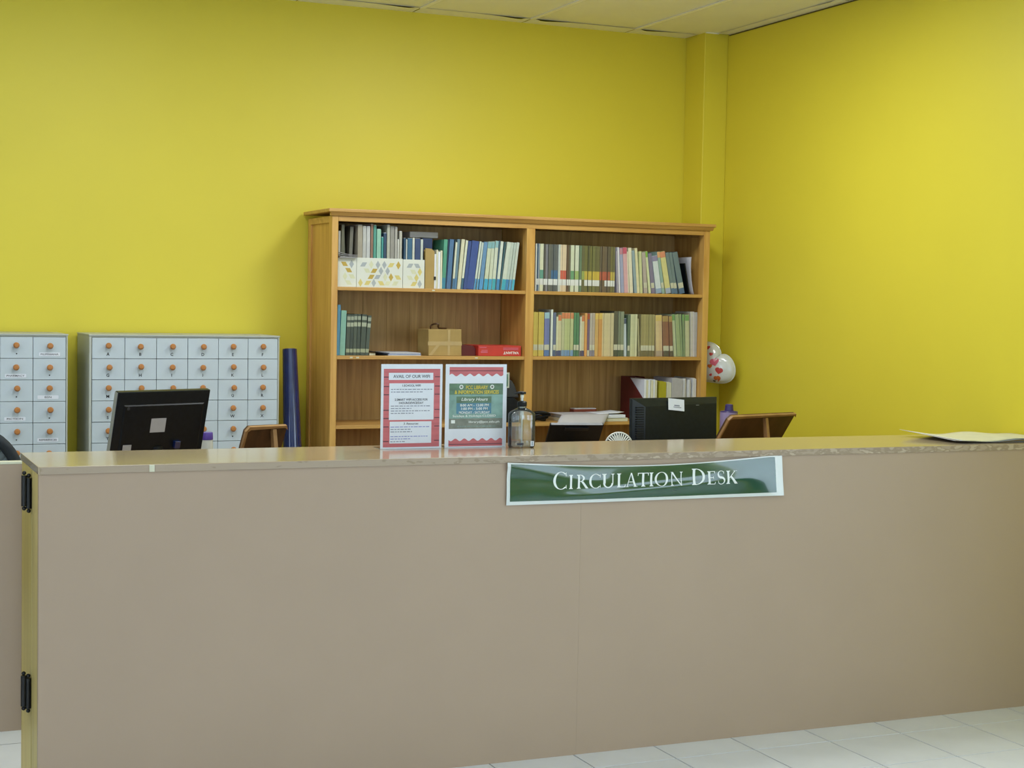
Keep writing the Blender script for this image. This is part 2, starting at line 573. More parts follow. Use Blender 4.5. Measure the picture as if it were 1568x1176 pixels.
# ---- suspended ceiling: dark void above, grid bars, separate tiles
ceiling = struct(box('ceiling', M['plenum'], XL, XR, YF, YB, ZC + 0.06, ZC + 0.12))
gx = [4.302, 3.855]
while gx[-1] > XL + 0.1:
    gx.append(gx[-1] - 0.59)
gx[-1] = XL + 0.02
gy = [7.312]
while gy[-1] > YF + 0.3:
    gy.append(gy[-1] - 1.17)
gy[-1] = YF + 0.02
lamps = set()
for lx, ly, lp in TROFFERS:
    lamps.add((min(range(len(gx) - 1), key=lambda i: abs((gx[i] + gx[i + 1]) / 2 - lx)), min(range(len(gy) - 1), key=lambda j: abs((gy[j] + gy[j + 1]) / 2 - ly))))
for i in range(len(gx) - 1):
    for j in range(len(gy) - 1):
        dz = random.uniform(0, 0.0012)
        x0, x1, y0, y1 = gx[i + 1] + 0.004, gx[i] - 0.004, gy[j + 1] + 0.004, gy[j] - 0.004
        if (i, j) in lamps:
            lf = box('light_fixture', M['white_plastic'], x0, x1, y0, y1, ZC + 0.012, ZC + 0.058, ceiling)
            box('diffuser', M['lamp'], x0 + 0.03, x1 - 0.03, y0 + 0.03, y1 - 0.03, ZC - 0.004, ZC + 0.012, lf)
            continue
        cx, cy = (x0 + x1) / 2, (y0 + y1) / 2
        MB().box(x0 - cx, x1 - cx, y0 - cy, y1 - cy, 0, 0.012).build('ceiling_tile', M['ceiling'], ceiling, (cx, cy, ZC + dz), bevel=0.001)
for x in gx[1:-1]:
    for j in range(len(gy) - 1):
        box('grid_bar', M['ceil_bar'], x - 0.012, x + 0.012, gy[j + 1] + 0.013, gy[j] - 0.013, ZC - 0.004, ZC - 0.0005, ceiling)
for y in gy[1:-1]:
    box('grid_bar', M['ceil_bar'], XL, 4.302, y - 0.012, y + 0.012, ZC - 0.0042, ZC - 0.0006, ceiling)


def border(along, a0, a1):
    """one length of edge strip; its wall side bows away a little at one end and leaves a dark slit"""
    n = 40
    L_ = a1 - a0
    s0 = random.choice((0.05, 0.08, L_ - 0.06))
    amp = random.choice((0.006, 0.008, 0.009))

    def dip(q):
        d = (q - s0) / (0.02 if (q < s0) == (s0 < 0.3) else 0.11)
        return amp * math.exp(-d * d)
    if along == 'x':
        fn = lambda u, v: (a0 + L_ * u, 7.292 + (YB - 7.292) * v, ZC - 0.0018 - dip(L_ * u) * (1 - v))
    else:
        fn = lambda u, v: (4.286 + (XR - 4.286) * v, a1 - L_ * u, ZC - 0.0018 - 0.5 * dip(L_ * u) * (1 - v))
    o = MB().grid(fn, n, 2).build('edge_strip', M['ceil_bar'], ceiling)
    return o


xs = [4.215, 3.85, 3.26, 2.67, 2.08, 1.49, 0.9, 0.3, -0.6, -1.6, -2.6, XL]
for a, b in zip(xs[1:], xs[:-1]):
    border('x', a + 0.003, b - 0.003)
ys = [7.21, 6.14, 4.97, 3.8, 2.6, 1.4, 0.2, -1.0, -2.1, YF]
for a, b in zip(ys[1:], ys[:-1]):
    border('y', a + 0.003, b - 0.003)
box('edge_strip', M['ceil_bar'], 4.222, 4.296, 7.222 - 0.012, 7.306, ZC - 0.0032, ZC + 0.0038, ceiling)
struct(box('gap_shadow_1', M['shadow_gap'], XR - 0.004, XR, 5.2, 7.21, ZC - 0.0075, ZC - 0.0036))  # added dark strip stands in for the shadow line under the ceiling
bw = struct(box('baseboard_right', M['wall_plain'], XR - 0.012, XR, 5.1, 7.2, 0, 0.09))
bb = struct(box('baseboard_back', M['wall_plain'], XL, 4.215, YB - 0.012, YB, 0, 0.09))

# ================================================================== CIRCULATION DESK
DX0, DX1, DY0, DY1, DZ = 0.557, 4.352, 4.6, 5.035, 0.9925
desk = thing('circulation_desk', 'long taupe laminate circulation desk with glossy tan counter top', 'desk', (0, 0, 0))
box('front_panel', M['desk'], DX0, 2.2659, DY0 + 0.002, DY0 + 0.022, 0.0, 0.9705, desk, 0.0002)
box('front_panel', M['desk'], 2.2661, DX1, DY0 + 0.002, DY0 + 0.022, 0.0, 0.9705, desk, 0.0002)
box('end_board', M['desk_end'], DX0, DX0 + 0.012, DY0 + 0.0225, 4.750, 0.0, 0.9705, desk, 0.001)
box('end_board', M['desk_end'], DX0, DX0 + 0.012, 4.764, DY1 - 0.02, 0.0, 0.9705, desk, 0.001)
box('inner_board', M['brown_wood'], DX0 + 0.013, DX0 + 0.024, DY0 + 0.024, DY1 - 0.02, 0.0, 0.97, desk)
box('back_board', M['desk'], DX0 + 0.026, DX1, 5.0, 5.015, 0.0, 0.9705, desk)
box('counter_top', M['desk_top'], DX0 - 0.002, DX1, DY0 - 0.001, DY1, 0.9708, DZ, desk, 0.001)
box('edge_strip', M['edge'], DX0 + 0.004, DX1, DY0 - 0.0035, DY0 - 0.0012, 0.9712, DZ - 0.0012, desk)
box('tape_mark', M['paper_warm'], 0.866, 0.881, DY0 - 0.0048, DY0 - 0.0037, 0.9715, DZ - 0.0006, desk)['label'] = 'small scrap of cream tape on the counter edge'

# swing gate at the left end, on two black double-action hinges
gate = thing('swing_gate', 'taupe half-height swing gate hung beside the end of the desk', 'gate', (0.53, 4.765, 0))
MB().box(-0.75, 0, 0, 0.03, 0.2, 0.985).build('gate_panel', M['desk'], gate, bevel=0.001)
box('gate_cap', M['paper_warm'], -0.75, 0.0, -0.001, 0.031, 0.9855, 0.993, gate, 0.001)
for zc in (0.903, 0.312):
    hg = MB()
    for dx, dz in ((0.006, 0.004), (0.019, -0.004)):
        hg.tube([(dx, 0.0, zc - 0.045 + dz), (dx, 0.0, zc + 0.045 + dz)], 0.0085, 12)
        hg.box(dx - 0.001, dx + 0.001, 0.008, 0.034, zc - 0.045, zc + 0.045)
    hb = hg.build('hinge', M['black_metal'], gate, (0, 0.0, 0), smooth=True)
    for dx, dz in ((0.006, 0.004), (0.019, -0.004)):
        for s in (-1, 1):
            MB().ball((dx, 0.0, zc + dz + s * 0.052), 0.0062).build('finial', M['black_metal'], hb, smooth=True)

# vinyl banner taped to the front of the desk
ban = thing('vinyl_banner', 'glossy green vinyl banner lettered CIRCULATION DESK on the desk front', 'banner', (0, 4.6, 0))


def ban_pt(u, v, off=0.0):
    x = 1.997 + (3.029 - 1.997) * u + (0.008 * (1 - v)) * u
    zt = 0.972 - 0.020 * math.sin(PI * min(1, u * 1.05)) ** 1.0
    z = 0.8345 + (zt - 0.8345) * v
    e = math.sin(PI * u)
    rip = 0.0045 * e * (1 + math.sin(7 * u + 3.2 * v)) + 0.0035 * math.sin(PI * v) * (1 + math.sin(11 * u - 4.4 * v + 1)) + 0.003 * u * u * (1 + math.sin(5 * v + 16 * (u - 0.9)))
    g1 = math.exp(-((v - 0.06 - 0.52 * u) / 0.13) ** 2) * math.sin(PI * min(1, max(0, (u - 0.1) / 0.8)))
    g2 = math.exp(-((v - 0.92 + 1.1 * u) / 0.14) ** 2) * max(0.0, 1 - u / 0.42)
    rip = 0.5 * rip + 0.0068 * g1 + 0.0056 * g2 + 0.006 * u ** 5 * (1 - v)
    return (x, -0.0042 - rip - off, z)


MB().grid(lambda u, v: ban_pt(u, v), 90, 18).build('vinyl_sheet', M['banner_white'], ban, smooth=True)
MB().grid(lambda u, v: ban_pt(0.011 + u * 0.961, 0.085 + v * 0.885, 0.0006), 110, 22).build('green_field', M['banner'], ban, smooth=True)


def ban_uv(x, z):
    u = (x - 1.997) / 1.032
    for _ in range(3):
        v = (z - 0.8345) / (ban_pt(u, 1)[2] - 0.8345)
        u += (x - ban_pt(u, v)[0]) / 1.035
    return u, v


# Roman capitals built stroke by stroke on a unit cap height
def strip(a, b):
    return [(a[i], a[i + 1], b[i + 1], b[i]) for i in range(len(a) - 1)]


def arc(cx, cy, rx, ry, t, a0, a1, n=22, tv=0.035):
    """crescent stroke: thickness t at the sides, tv at top and bottom"""
    A, Bq = [], []
    for k in range(n + 1):
        a = math.radians(a0 + (a1 - a0) * k / n)
        c, s = math.cos(a), math.sin(a)
        A.append((cx + rx * c, cy + ry * s))
        Bq.append((cx + (rx - t) * c, cy + (ry - tv) * s))
    return strip(A, Bq)


def stem(x, w, y0=0.0, y1=1.0, s0=True, s1=True, e=0.07):
    q = [[(x, y0), (x + w, y0), (x + w, y1), (x, y1)]]
    for on, y, d in ((s0, y0, 1), (s1, y1, -1)):
        if on:
            q.append([(x - e, y), (x + w + e, y), (x + w + e, y + d * 0.025), (x + w, y + d * 0.09), (x, y + d * 0.09), (x - e, y + d * 0.025)])
    return q


def glyph(ch):
    T, t = 0.15, 0.06
    if ch == 'C':
        return arc(0.46, 0.5, 0.46, 0.52, T, 48, 312) + [[(0.73, 0.78), (0.77, 0.72), (0.79, 0.99), (0.74, 0.93)], [(0.74, 0.07), (0.79, 0.01), (0.78, 0.26), (0.74, 0.2)]], 0.8
    if ch == 'I':
        return stem(0.07, T), 0.29
    if ch == 'R':
        return stem(0.07, T) + arc(0.2, 0.745, 0.38, 0.255, T, -90, 90) + [[(0.3, 0.5), (0.46, 0.52), (0.86, 0.0), (0.66, 0.0)]], 0.84
    if ch == 'U':
        return stem(0.07, T, 0.3, 1.0, False) + stem(0.66, t, 0.3, 1.0, False) + arc(0.395, 0.32, 0.325, 0.34, 0.12, 180, 360, tv=0.07), 0.8
    if ch == 'L':
        return stem(0.07, T) + [[(0.2, 0), (0.58, 0), (0.6, 0.2), (0.56, 0.2), (0.53, 0.05), (0.2, 0.05)]], 0.6
    if ch == 'A':
        return [[(0.06, 0), (0.12, 0), (0.42, 1.0), (0.37, 1.0)], [(0.36, 1.02), (0.46, 1.02), (0.82, 0), (0.65, 0)], [(0.2, 0.33), (0.6, 0.33), (0.6, 0.38), (0.2, 0.38)],
                [(0.0, 0), (0.2, 0), (0.2, 0.03), (0.0, 0.03)], [(0.57, 0), (0.9, 0), (0.9, 0.03), (0.57, 0.03)]], 0.9
    if ch == 'T':
        return stem(0.31, T, 0, 1.0, True, False) + [[(0.0, 0.95), (0.77, 0.95), (0.77, 1.0), (0.0, 1.0)], [(0.0, 0.78), (0.03, 0.78), (0.07, 0.96), (0.0, 1.0)], [(0.77, 0.78), (0.74, 0.78), (0.7, 0.96), (0.77, 1.0)]], 0.77
    if ch == 'O':
        return arc(0.47, 0.5, 0.47, 0.52, T, 0, 360, 36), 0.94
    if ch == 'N':
        return stem(0.08, t, 0, 1, True, False) + stem(0.72, t, 0, 1, False, True) + [[(0.0, 1.0), (0.17, 1.0), (0.79, 0.0), (0.76, -0.02), (0.70, 0.0), (0.06, 0.97)]], 0.86
    if ch == 'D':
        return stem(0.07, T) + arc(0.2, 0.5, 0.62, 0.5, T, -90, 90), 0.83
    if ch == 'E':
        return stem(0.07, T) + [[(0.2, 0), (0.55, 0), (0.58, 0.19), (0.54, 0.19), (0.51, 0.05), (0.2, 0.05)], [(0.2, 1), (0.54, 1), (0.54, 0.82), (0.5, 0.82), (0.48, 0.95), (0.2, 0.95)],
                                [(0.2, 0.48), (0.42, 0.48), (0.42, 0.53), (0.2, 0.53)], [(0.42, 0.4), (0.45, 0.4), (0.45, 0.61), (0.42, 0.61)]], 0.58
    if ch == 'S':
        A, Bq = [], []
        for k in range(41):
            f = k / 40
            if f < 0.5:
                a = math.radians(35 + f / 0.5 * 235); c = (0.27 + 0.21 * math.cos(a), 0.755 + 0.25 * math.sin(a))
                n = (math.cos(a), math.sin(a))
            else:
                a = math.radians(90 - (f - 0.5) / 0.5 * 235); c = (0.27 + 0.22 * math.cos(a), 0.255 + 0.255 * math.sin(a))
                n = (-math.cos(a), -math.sin(a))
            w = 0.022 + 0.058 * math.exp(-((f - 0.5) / 0.2) ** 2)
            A.append((c[0] + n[0] * w, c[1] + n[1] * w)); Bq.append((c[0] - n[0] * w, c[1] - n[1] * w))
        return strip(A, Bq) + [[(0.42, 0.86), (0.46, 0.75), (0.47, 0.98), (0.44, 0.92)], [(0.06, 0.1), (0.09, 0.05), (0.07, 0.26), (0.03, 0.28)]], 0.52
    if ch == 'K':
        return stem(0.07, T) + [[(0.2, 0.46), (0.26, 0.46), (0.7, 1.0), (0.62, 1.0)], [(0.26, 0.55), (0.38, 0.62), (0.86, 0.0), (0.64, 0.0)], [(0.53, 0.975), (0.8, 0.975), (0.8, 1), (0.53, 1)]], 0.86
    return [], 0.4


LETTERS = [('C', 2.1582, 2.2063, 0.0555), ('I', 2.2146, 2.2284, 0.0455), ('R', 2.2429, 2.2840, 0.0455), ('C', 2.2870, 2.3302, 0.0455), ('U', 2.3351, 2.3809, 0.0455), ('L', 2.3895, 2.4222, 0.0455),
           ('A', 2.4236, 2.4665, 0.0455), ('T', 2.4675, 2.5082, 0.0455), ('I', 2.5111, 2.5256, 0.0455), ('O', 2.5314, 2.5823, 0.0455), ('N', 2.5896, 2.6373, 0.0455),
           ('D', 2.6706, 2.7226, 0.0545), ('E', 2.7300, 2.7620, 0.0445), ('S', 2.7690, 2.7976, 0.0445), ('K', 2.8036, 2.8491, 0.0445)]
for ch, xa, xb, hh in LETTERS:
    polys, gw = glyph(ch)
    bm = bmesh.new()
    for poly in polys:
        bm.faces.new([bm.verts.new((px, 0, pz)) for px, pz in poly])
    bmesh.ops.triangulate(bm, faces=bm.faces[:])
    bmesh.ops.subdivide_edges(bm, edges=[e_ for e_ in bm.edges if e_.calc_length() > 0.12], cuts=5, use_grid_fill=True)
    bmesh.ops.triangulate(bm, faces=bm.faces[:])
    for v_ in bm.verts:                  # lay the lettering on the rippled vinyl
        u, v = ban_uv(xa + v_.co.x / gw * (xb - xa), 0.8815 + v_.co.z * hh)
        v_.co = ban_pt(u, v, 0.0014)
    me = bpy.data.meshes.new('letter')
    bm.to_mesh(me); bm.free()
    me.materials.append(M['white_ink'])
    put('letter', me, ban)


# ================================================================== CARD CATALOGUES
COLX = [0.0115, 0.153, 0.292, 0.431, 0.5692, 0.7055, 0.8433]      # drawer edges from the left side of the unit
ROW0, ROWP, NROW = 1.2955, 0.09285, 8


def knob_mesh():
    return MB().lathe([(0.0001, 0.026), (0.008, 0.0255), (0.0125, 0.021), (0.0135, 0.016), (0.0115, 0.009), (0.006, 0.005), (0.006, 0.0)][::-1], seg=14).mesh('knob', M['knob'], True)


KNOB = knob_mesh()
DOT = MB().lathe([(0.003, 0), (0.003, 0.0006)], seg=10).mesh('dot', M['ink'])


def catalogue(x0, label, marks):
    t = thing('card_catalogue', label, 'cabinet', (x0, 7.05, 0), group='grey card catalogue cabinets')
    W = 0.851
    zb = ROW0 - NROW * ROWP
    box('side_panel', M['card_side'], 0, 0.0105, 0, 0.352, zb - 0.012, 1.302, t, 0.001)
    box('side_panel', M['card_side'], W - 0.0065, W, 0, 0.352, zb - 0.012, 1.302, t, 0.001)
    box('top_board', M['card_side'], -0.002, W + 0.002, -0.003, 0.352, 1.3022, 1.309, t, 0.001)
    box('bottom_board', M['card_side'], 0.0107, W - 0.0067, 0, 0.352, zb - 0.012, zb - 0.001, t)
    box('top_rail', M['card_side'], 0.0107, W - 0.0067, 0.002, 0.018, 1.2962, 1.302, t)
    box('carcass', M['dark_grey'], 0.0107, W - 0.0067, 0.02, 0.35, zb, 1.302, t)
    for sx_ in (0.01, W - 0.05):
        for sy_ in (0.01, 0.30):
            box('leg', M['card_side'], sx_, sx_ + 0.04, sy_, sy_ + 0.04, 0, zb - 0.012, t)
    meshes = []
    for c in range(6):
        w = COLX[c + 1] - COLX[c]
        meshes.append(MB().box(-w / 2 + 0.0011, w / 2 - 0.0011, 0, 0.018, -ROWP / 2 + 0.0011, ROWP / 2 - 0.0011).mesh('drawer', M['card_wood'], bevel=0.0009))
    for r in range(NROW):
        for c in range(6):
            cx, cz = (COLX[c] + COLX[c + 1]) / 2, ROW0 - (r + 0.5) * ROWP
            d = put('drawer', meshes[c], t, (cx, random.uniform(-0.003, 0.0), cz))
            k = put('knob', KNOB, d, (random.uniform(-0.003, 0.003), 0, 0.009 + random.uniform(-0.002, 0.002)), (PI / 2, 0, 0))
            mk = marks(r, c)
            if mk is None:
                continue
            if mk == '.':
                put('dot', DOT, d, (0, 0, -0.026), (PI / 2, 0, 0))
            elif len(mk) == 1:
                put('letter', text_mesh(mk, height=0.0135, m=M['ink'], bold=0.022), d, (-0.002, -0.0006, -0.0265))
            else:
                kind, word = mk
                MB().prism([(-0.042, -0.036), (0.042, -0.036), (0.044, -0.034), (0.044, -0.022), (0.042, -0.02), (-0.042, -0.02), (-0.044, -0.022), (-0.044, -0.034)], -0.0011, -0.0003, 'y').build('label_card', M['paper'], d, (kind, 0, 0))
                put('label_text', text_mesh(word, width=min(0.074, 0.0095 * len(word)), height=0.0078, m=M['ink_grey'], bold=0.01), d, (kind, -0.0015, -0.028))
    return t


def marks_a(r, c):      # the unit cut by the left edge of the picture: columns 4 and 5 are the ones in view
    return {(0, 4): '.', (0, 5): (0.0, 'FILIPINIANA'), (1, 4): (-0.004, 'PHARMACY'), (1, 5): '.', (2, 4): '.', (2, 5): (-0.006, 'BSN'), (3, 4): (-0.006, 'FICTION'), (3, 5): '.', (4, 5): (-0.006, 'REFERENCES'), (4, 4): '.'}.get((r, c))


def marks_b(r, c):
    i = r * 6 + c
    if i < 26:
        return chr(65 + i)
    return '.' if r == 4 else None


catalogue(0.1225, 'grey card catalogue cut by the left edge with FILIPINIANA and PHARMACY labels', marks_a)
catalogue(1.0645, 'grey card catalogue with lettered A to Z drawers behind the black monitor', marks_b)

# dark blue roll of film standing between the catalogue and the bookcase
roll_ = thing('plastic_film_roll', 'glossy dark blue roll standing between card catalogue and bookcase', 'roll', (2.012, 7.06, 0))
p0, p1 = Vector((0.0, -0.02, 0.0)), Vector((-0.012, 0.12, 1.245))
MB().tube([p0, p0.lerp(p1, 0.5), p1], [0.056, 0.046, 0.0335], 28).build('wound_film', M['blue_roll'], roll_, smooth=True)
MB().tube([p1 - (p1 - p0).normalized() * 0.01, p1 + (p1 - p0).normalized() * 0.003], 0.024, 20).build('core', M['carton'], roll_, smooth=True)

# ================================================================== BOOKCASE
S1, S2, S3 = 1.540, 1.221, 0.897
case = thing('bookcase', 'wide golden pine bookcase with two bays against the yellow wall', 'bookcase', (0, 0, 0))
box('cornice', M['pine_h'], 2.121, 4.168, 6.975, 7.40, 1.8815, 1.898, case, 0.004)
MB().prism([(6.992, 1.8655), (7.005, 1.8655), (7.005, 1.8812), (6.979, 1.8812)], 2.134, 4.158, 'x').build('cornice_moulding', M['pine_h'], case)
box('top_rail', M['pine_h'], 2.1745, 4.1125, 7.0, 7.02, 1.841, 1.8653, case, 0.001)
box('top_board', M['pine_h'], 2.158, 4.1125, 7.0205, 7.385, 1.850, 1.8653, case)
for a, b in ((2.144, 2.174), (3.1245, 3.1685), (4.113, 4.147)):
    box('upright_post', M['pine'], a, b, 7.0, 7.05, 0.0, 1.8653 if a != 3.1245 else 1.8408, case, 0.0015)
box('bay_divider', M['pine'], 3.136, 3.157, 7.0505, 7.33, 0.06, 1.8495, case)
# framed side panels
for xo, xi in ((2.144, 2.160), (4.147, 4.131)):
    lo, hi = min(xo, xi), max(xo, xi)
    box('side_stile', M['pine'], lo, hi, 7.345, 7.392, 0.0, 1.8653, case, 0.001)
    box('side_rail', M['pine_h'], lo, hi, 7.0505, 7.3448, 1.835, 1.8653, case, 0.001)
    box('side_rail', M['pine_h'], lo, hi, 7.0505, 7.3448, 0.0, 0.08, case, 0.001)
    pi_ = (2.153, 2.162) if xo < 3 else (4.129, 4.138)
    box('side_panel', M['pine'], pi_[0], pi_[1], 7.0505, 7.3448, 0.0802, 1.8348, case)
# plank back
for lo, hi in ((2.1625, 3.1355), (3.1575, 4.1285)):
    n = 8
    for k in range(n):
        a, b = lo + (hi - lo) * k / n, lo + (hi - lo) * (k + 1) / n
        MB().box(a + 0.0003, b - 0.0003, 7.333, 7.343, 0.06, 1.849).build('plank', M['ply'], case, bevel=0.0007)
for zt in (S1, S2, S3, 0.56, 0.10):
    for lo, hi in ((2.1745, 3.124), (3.169, 4.1125)):
        box('shelf', M['pine_h'], lo, hi, 7.003, 7.05, zt - 0.0165, zt, case, 0.0012)
        box('shelf_board', M['pine_h'], max(lo, 2.163) - 0.011, min(hi, 4.128) + 0.011, 7.0505, 7.332, zt - 0.0165, zt, case)
for x, z in ((2.238, S2), (2.268, S2), (2.865, S2), (2.640, S1)):
    box('tape_scrap', M['paper_warm'], x, x + 0.014, 7.0018, 7.0028, z - 0.011, z - 0.005, case)

# ================================================================== BOOKS
TR = [
    (3.2002, 0.0072, 0.232, 0.0, 'c9cfc9', None, 1, None, 'white'),
    (3.2084, 0.0086, 0.232, 0.0, '2f4a66', None, 1, None, 'navy'),
    (3.2167, 0.0079, 0.232, 0.0, '8c9aa6', None, 1, None, 'pale blue'),
    (3.2303, 0.0194, 0.232, 0.0, 'c3c8b0', '5f9486', 1, None, 'pale cream with teal band'),
    (3.2465, 0.0115, 0.231, 0.0, '4b4b48', None, 1, None, 'charcoal'),
    (3.2588, 0.0130, 0.231, 0.0, '77787e', None, 1, None, 'lavender grey'),
    (3.2732, 0.0159, 0.231, 0.0, '5b5e58', None, 1, None, 'dark grey'),
    (3.2877, 0.0130, 0.231, 0.0, '565a58', '41668a', 1, None, 'dark grey with blue band'),
    (3.3004, 0.0123, 0.231, 0.0, '52585a', '41668a', 1, None, 'slate with blue band'),
    (3.3129, 0.0127, 0.231, 0.0, '5e6260', '41668a', 1, None, 'grey with blue band'),
    (3.3257, 0.0123, 0.231, 0.0, 'b0b8b2', None, 1, None, 'pale silver'),
    (3.3374, 0.0109, 0.231, 0.0, 'c4b79c', 'c2604e', 1, None, 'cream with red band'),
    (3.3485, 0.0113, 0.231, 0.0, 'c6b69a', 'c2604e', 1, None, 'beige with red band'),
    (3.3598, 0.0113, 0.231, 0.0, 'c3b396', 'b85c50', 1, None, 'tan with red band'),
    (3.3720, 0.0109, 0.230, 0.0, '5a4a3c', None, 1, None, 'dark brown'),
    (3.3820, 0.0091, 0.230, 0.0, '5f5c4e', None, 1, None, 'brown grey'),
    (3.3972, 0.0197, 0.230, 0.0, 'b9c1a9', '62906a', 1, None, 'pale grey with green band'),
    (3.4100, 0.0051, 0.230, 0.0, '4a4c40', None, 1, None, 'thin dark olive'),
    (3.4238, 0.0216, 0.230, 0.0, 'bcc3b0', '8fa667', 1, None, 'off-white with lime band'),
    (3.4425, 0.0128, 0.230, 0.0, '5f7560', None, 1, None, 'grey green'),
    (3.4568, 0.0158, 0.230, 0.0, '5d5d42', '8a9a58', 0, None, 'dark olive'),
    (3.4742, 0.0173, 0.230, 0.0, '66663f', 'b5a24a', 1, None, 'olive with yellow band'),
    (3.4897, 0.0107, 0.230, 0.0, '56573f', 'b5a24a', 1, None, 'dark olive with mustard band'),
    (3.5017, 0.0126, 0.229, 0.0, '6c6b40', 'baa648', 1, None, 'moss with mustard band'),
    (3.5154, 0.0148, 0.229, 0.0, '6a6b45', 'b9a448', 1, None, 'moss green with yellow band'),
    (3.5278, 0.0093, 0.229, 0.0, '5c5c3f', 'b9a448', 1, None, 'thin olive with yellow band'),
    (3.5411, 0.0167, 0.229, 0.0, '646243', 'b9a448', 1, None, 'khaki with yellow band'),
    (3.5567, 0.0123, 0.229, 0.0, '5f5848', 'a25c48', 0, None, 'grey brown with red band'),
    (3.5703, 0.0149, 0.229, 0.0, '645847', 'a85a46', 0, None, 'brown with red band'),
    (3.5849, 0.0142, 0.229, 0.0, '63584a', 'a55a48', 1, None, 'taupe with red band'),
    (3.5994, 0.0149, 0.229, 0.0, '5a5446', '9c5a46', 1, None, 'dark taupe with red band'),
    (3.6159, 0.0149, 0.229, 0.0, '666444', 'b0a050', 1, None, 'olive green with straw band'),
    (3.6314, 0.0153, 0.228, 0.0, '64644a', 'b2a458', 1, None, 'sage with straw band'),
]
TR2 = [
    (3.6506, 0.0099, 0.209, -2.8, '8f8d9c', None, 0, None, 'grey lavender'),
    (3.6641, 0.0108, 0.228, -3.4, 'c9cad0', None, 0, None, 'white'),
    (3.6797, 0.0173, 0.224, -3.9, '9097b2', None, 0, 'b0808c', 'periwinkle with pink top'),
    (3.7005, 0.0222, 0.228, -3.8, 'c09aa0', None, 0, 'b4566a', 'dusty pink'),
    (3.7158, 0.0068, 0.208, -3.3, 'd0cfbc', None, 0, None, 'thin white'),
    (3.7313, 0.0200, 0.227, -3.9, 'cbc8b2', None, 0, None, 'cream white'),
    (3.7562, 0.0173, 0.215, -5.7, '8498a0', None, 0, None, 'grey blue'),
    (3.7725, 0.0168, 0.227, -5.0, 'c8c4a0', None, 0, None, 'cream yellow'),
    (3.7887, 0.0175, 0.211, -3.3, 'b6bd90', None, 0, None, 'pale lime'),
    (3.8123, 0.0229, 0.206, -4.9, 'a29a94', None, 1, None, 'mauve grey'),
    (3.8372, 0.0142, 0.213, -7.2, 'c2c9a2', None, 0, '7fae52', 'pale green with green top'),
    (3.8553, 0.0206, 0.203, -7.3, '75718a', None, 1, None, 'purple grey'),
    (3.8868, 0.0306, 0.191, -9.2, 'bac6cc', '8aa0bc', 0, '8480a0', 'pale blue with purple top'),
    (3.9150, 0.0199, 0.214, -9.6, '84a09a', None, 1, 'c89a70', 'teal with peach top'),
    (3.9440, 0.0308, 0.215, -11.2, 'c0bd86', '98a6bc', 0, 'c8886a', 'yellow green with orange top'),
    (3.9712, 0.0198, 0.212, -11.4, '66787c', '55708c', 1, None, 'slate'),
    (3.9920, 0.0224, 0.213, -10.9, '687a7e', '55708c', 1, None, 'slate blue'),
    (4.0237, 0.0310, 0.215, -13.3, '62757c', '4f6a88', 1, None, 'dark slate'),
]
TL = [
    (2.7160, 0.0199, 0.236, 2.5, '4d9078', '3f86a0', 0, None, 'green'),
    (2.7291, 0.0069, 0.236, 3.1, '26384f', None, 0, None, 'thin navy'),
    (2.7433, 0.0229, 0.238, 3.6, '46688c', None, 0, None, 'blue'),
    (2.7562, 0.0038, 0.233, 4.2, '2b3438', None, 0, None, 'thin black'),
    (2.7654, 0.0108, 0.225, 3.8, 'c4c8b4', '4a7090', 0, None, 'white'),
    (2.7787, 0.0147, 0.240, 3.7, '627c8a', '4d7394', 0, None, 'slate blue'),
    (2.7942, 0.0166, 0.240, 5.0, 'bfbfa4', None, 0, None, 'cream'),
    (2.8104, 0.0118, 0.236, 5.9, 'bfc5b2', '3c6078', 0, None, 'white'),
    (2.8267, 0.0178, 0.233, 5.8, '33477a', None, 0, None, 'navy'),
    (2.8539, 0.0377, 0.234, 6.5, '354a84', None, 0, None, 'thick navy'),
    (2.8780, 0.0109, 0.234, 7.1, 'b4bfb6', '4a88b4', 0, None, 'pale'),
    (2.8917, 0.0113, 0.229, 6.5, 'aebbb2', '4f8eb8', 0, None, 'thin pale grey'),
    (2.9093, 0.0209, 0.231, 5.9, '5b80a2', '4f8cbc', 0, None, 'mid blue'),
    (2.9340, 0.0227, 0.233, 5.1, 'b3bba4', '3c98b8', 0, '76a0a4', 'pale sage'),
    (2.9567, 0.0175, 0.234, 4.0, 'b5bca6', '4498b8', 0, '76a0a4', 'pale grey green'),
    (2.9746, 0.0181, 0.238, 4.1, 'b8bfae', '3e9aa8', 0, '80a8ae', 'off-white'),
    (2.9870, 0.0077, 0.240, 4.6, '3f5a6c', None, 0, None, 'thin dark blue'),
    (2.9993, 0.0174, 0.237, 5.2, 'bac3b8', '3f7fae', 0, None, 'silver'),
    (3.0113, 0.0093, 0.234, 6.2, '35565e', None, 0, None, 'dark teal'),
    (3.0250, 0.0206, 0.235, 7.2, 'b6c0b2', '3f9cae', 0, None, 'light sage'),
    (3.0442, 0.0171, 0.234, 7.2, 'a9b6aa', '3c7ca8', 0, None, 'sage grey'),
    (3.0613, 0.0147, 0.233, 6.9, 'a4b2a6', '5490b8', 0, None, 'greenish grey'),
    (3.0764, 0.0135, 0.235, 6.5, 'b2bdae', '4aa2b8', 0, None, 'pale silver'),
]
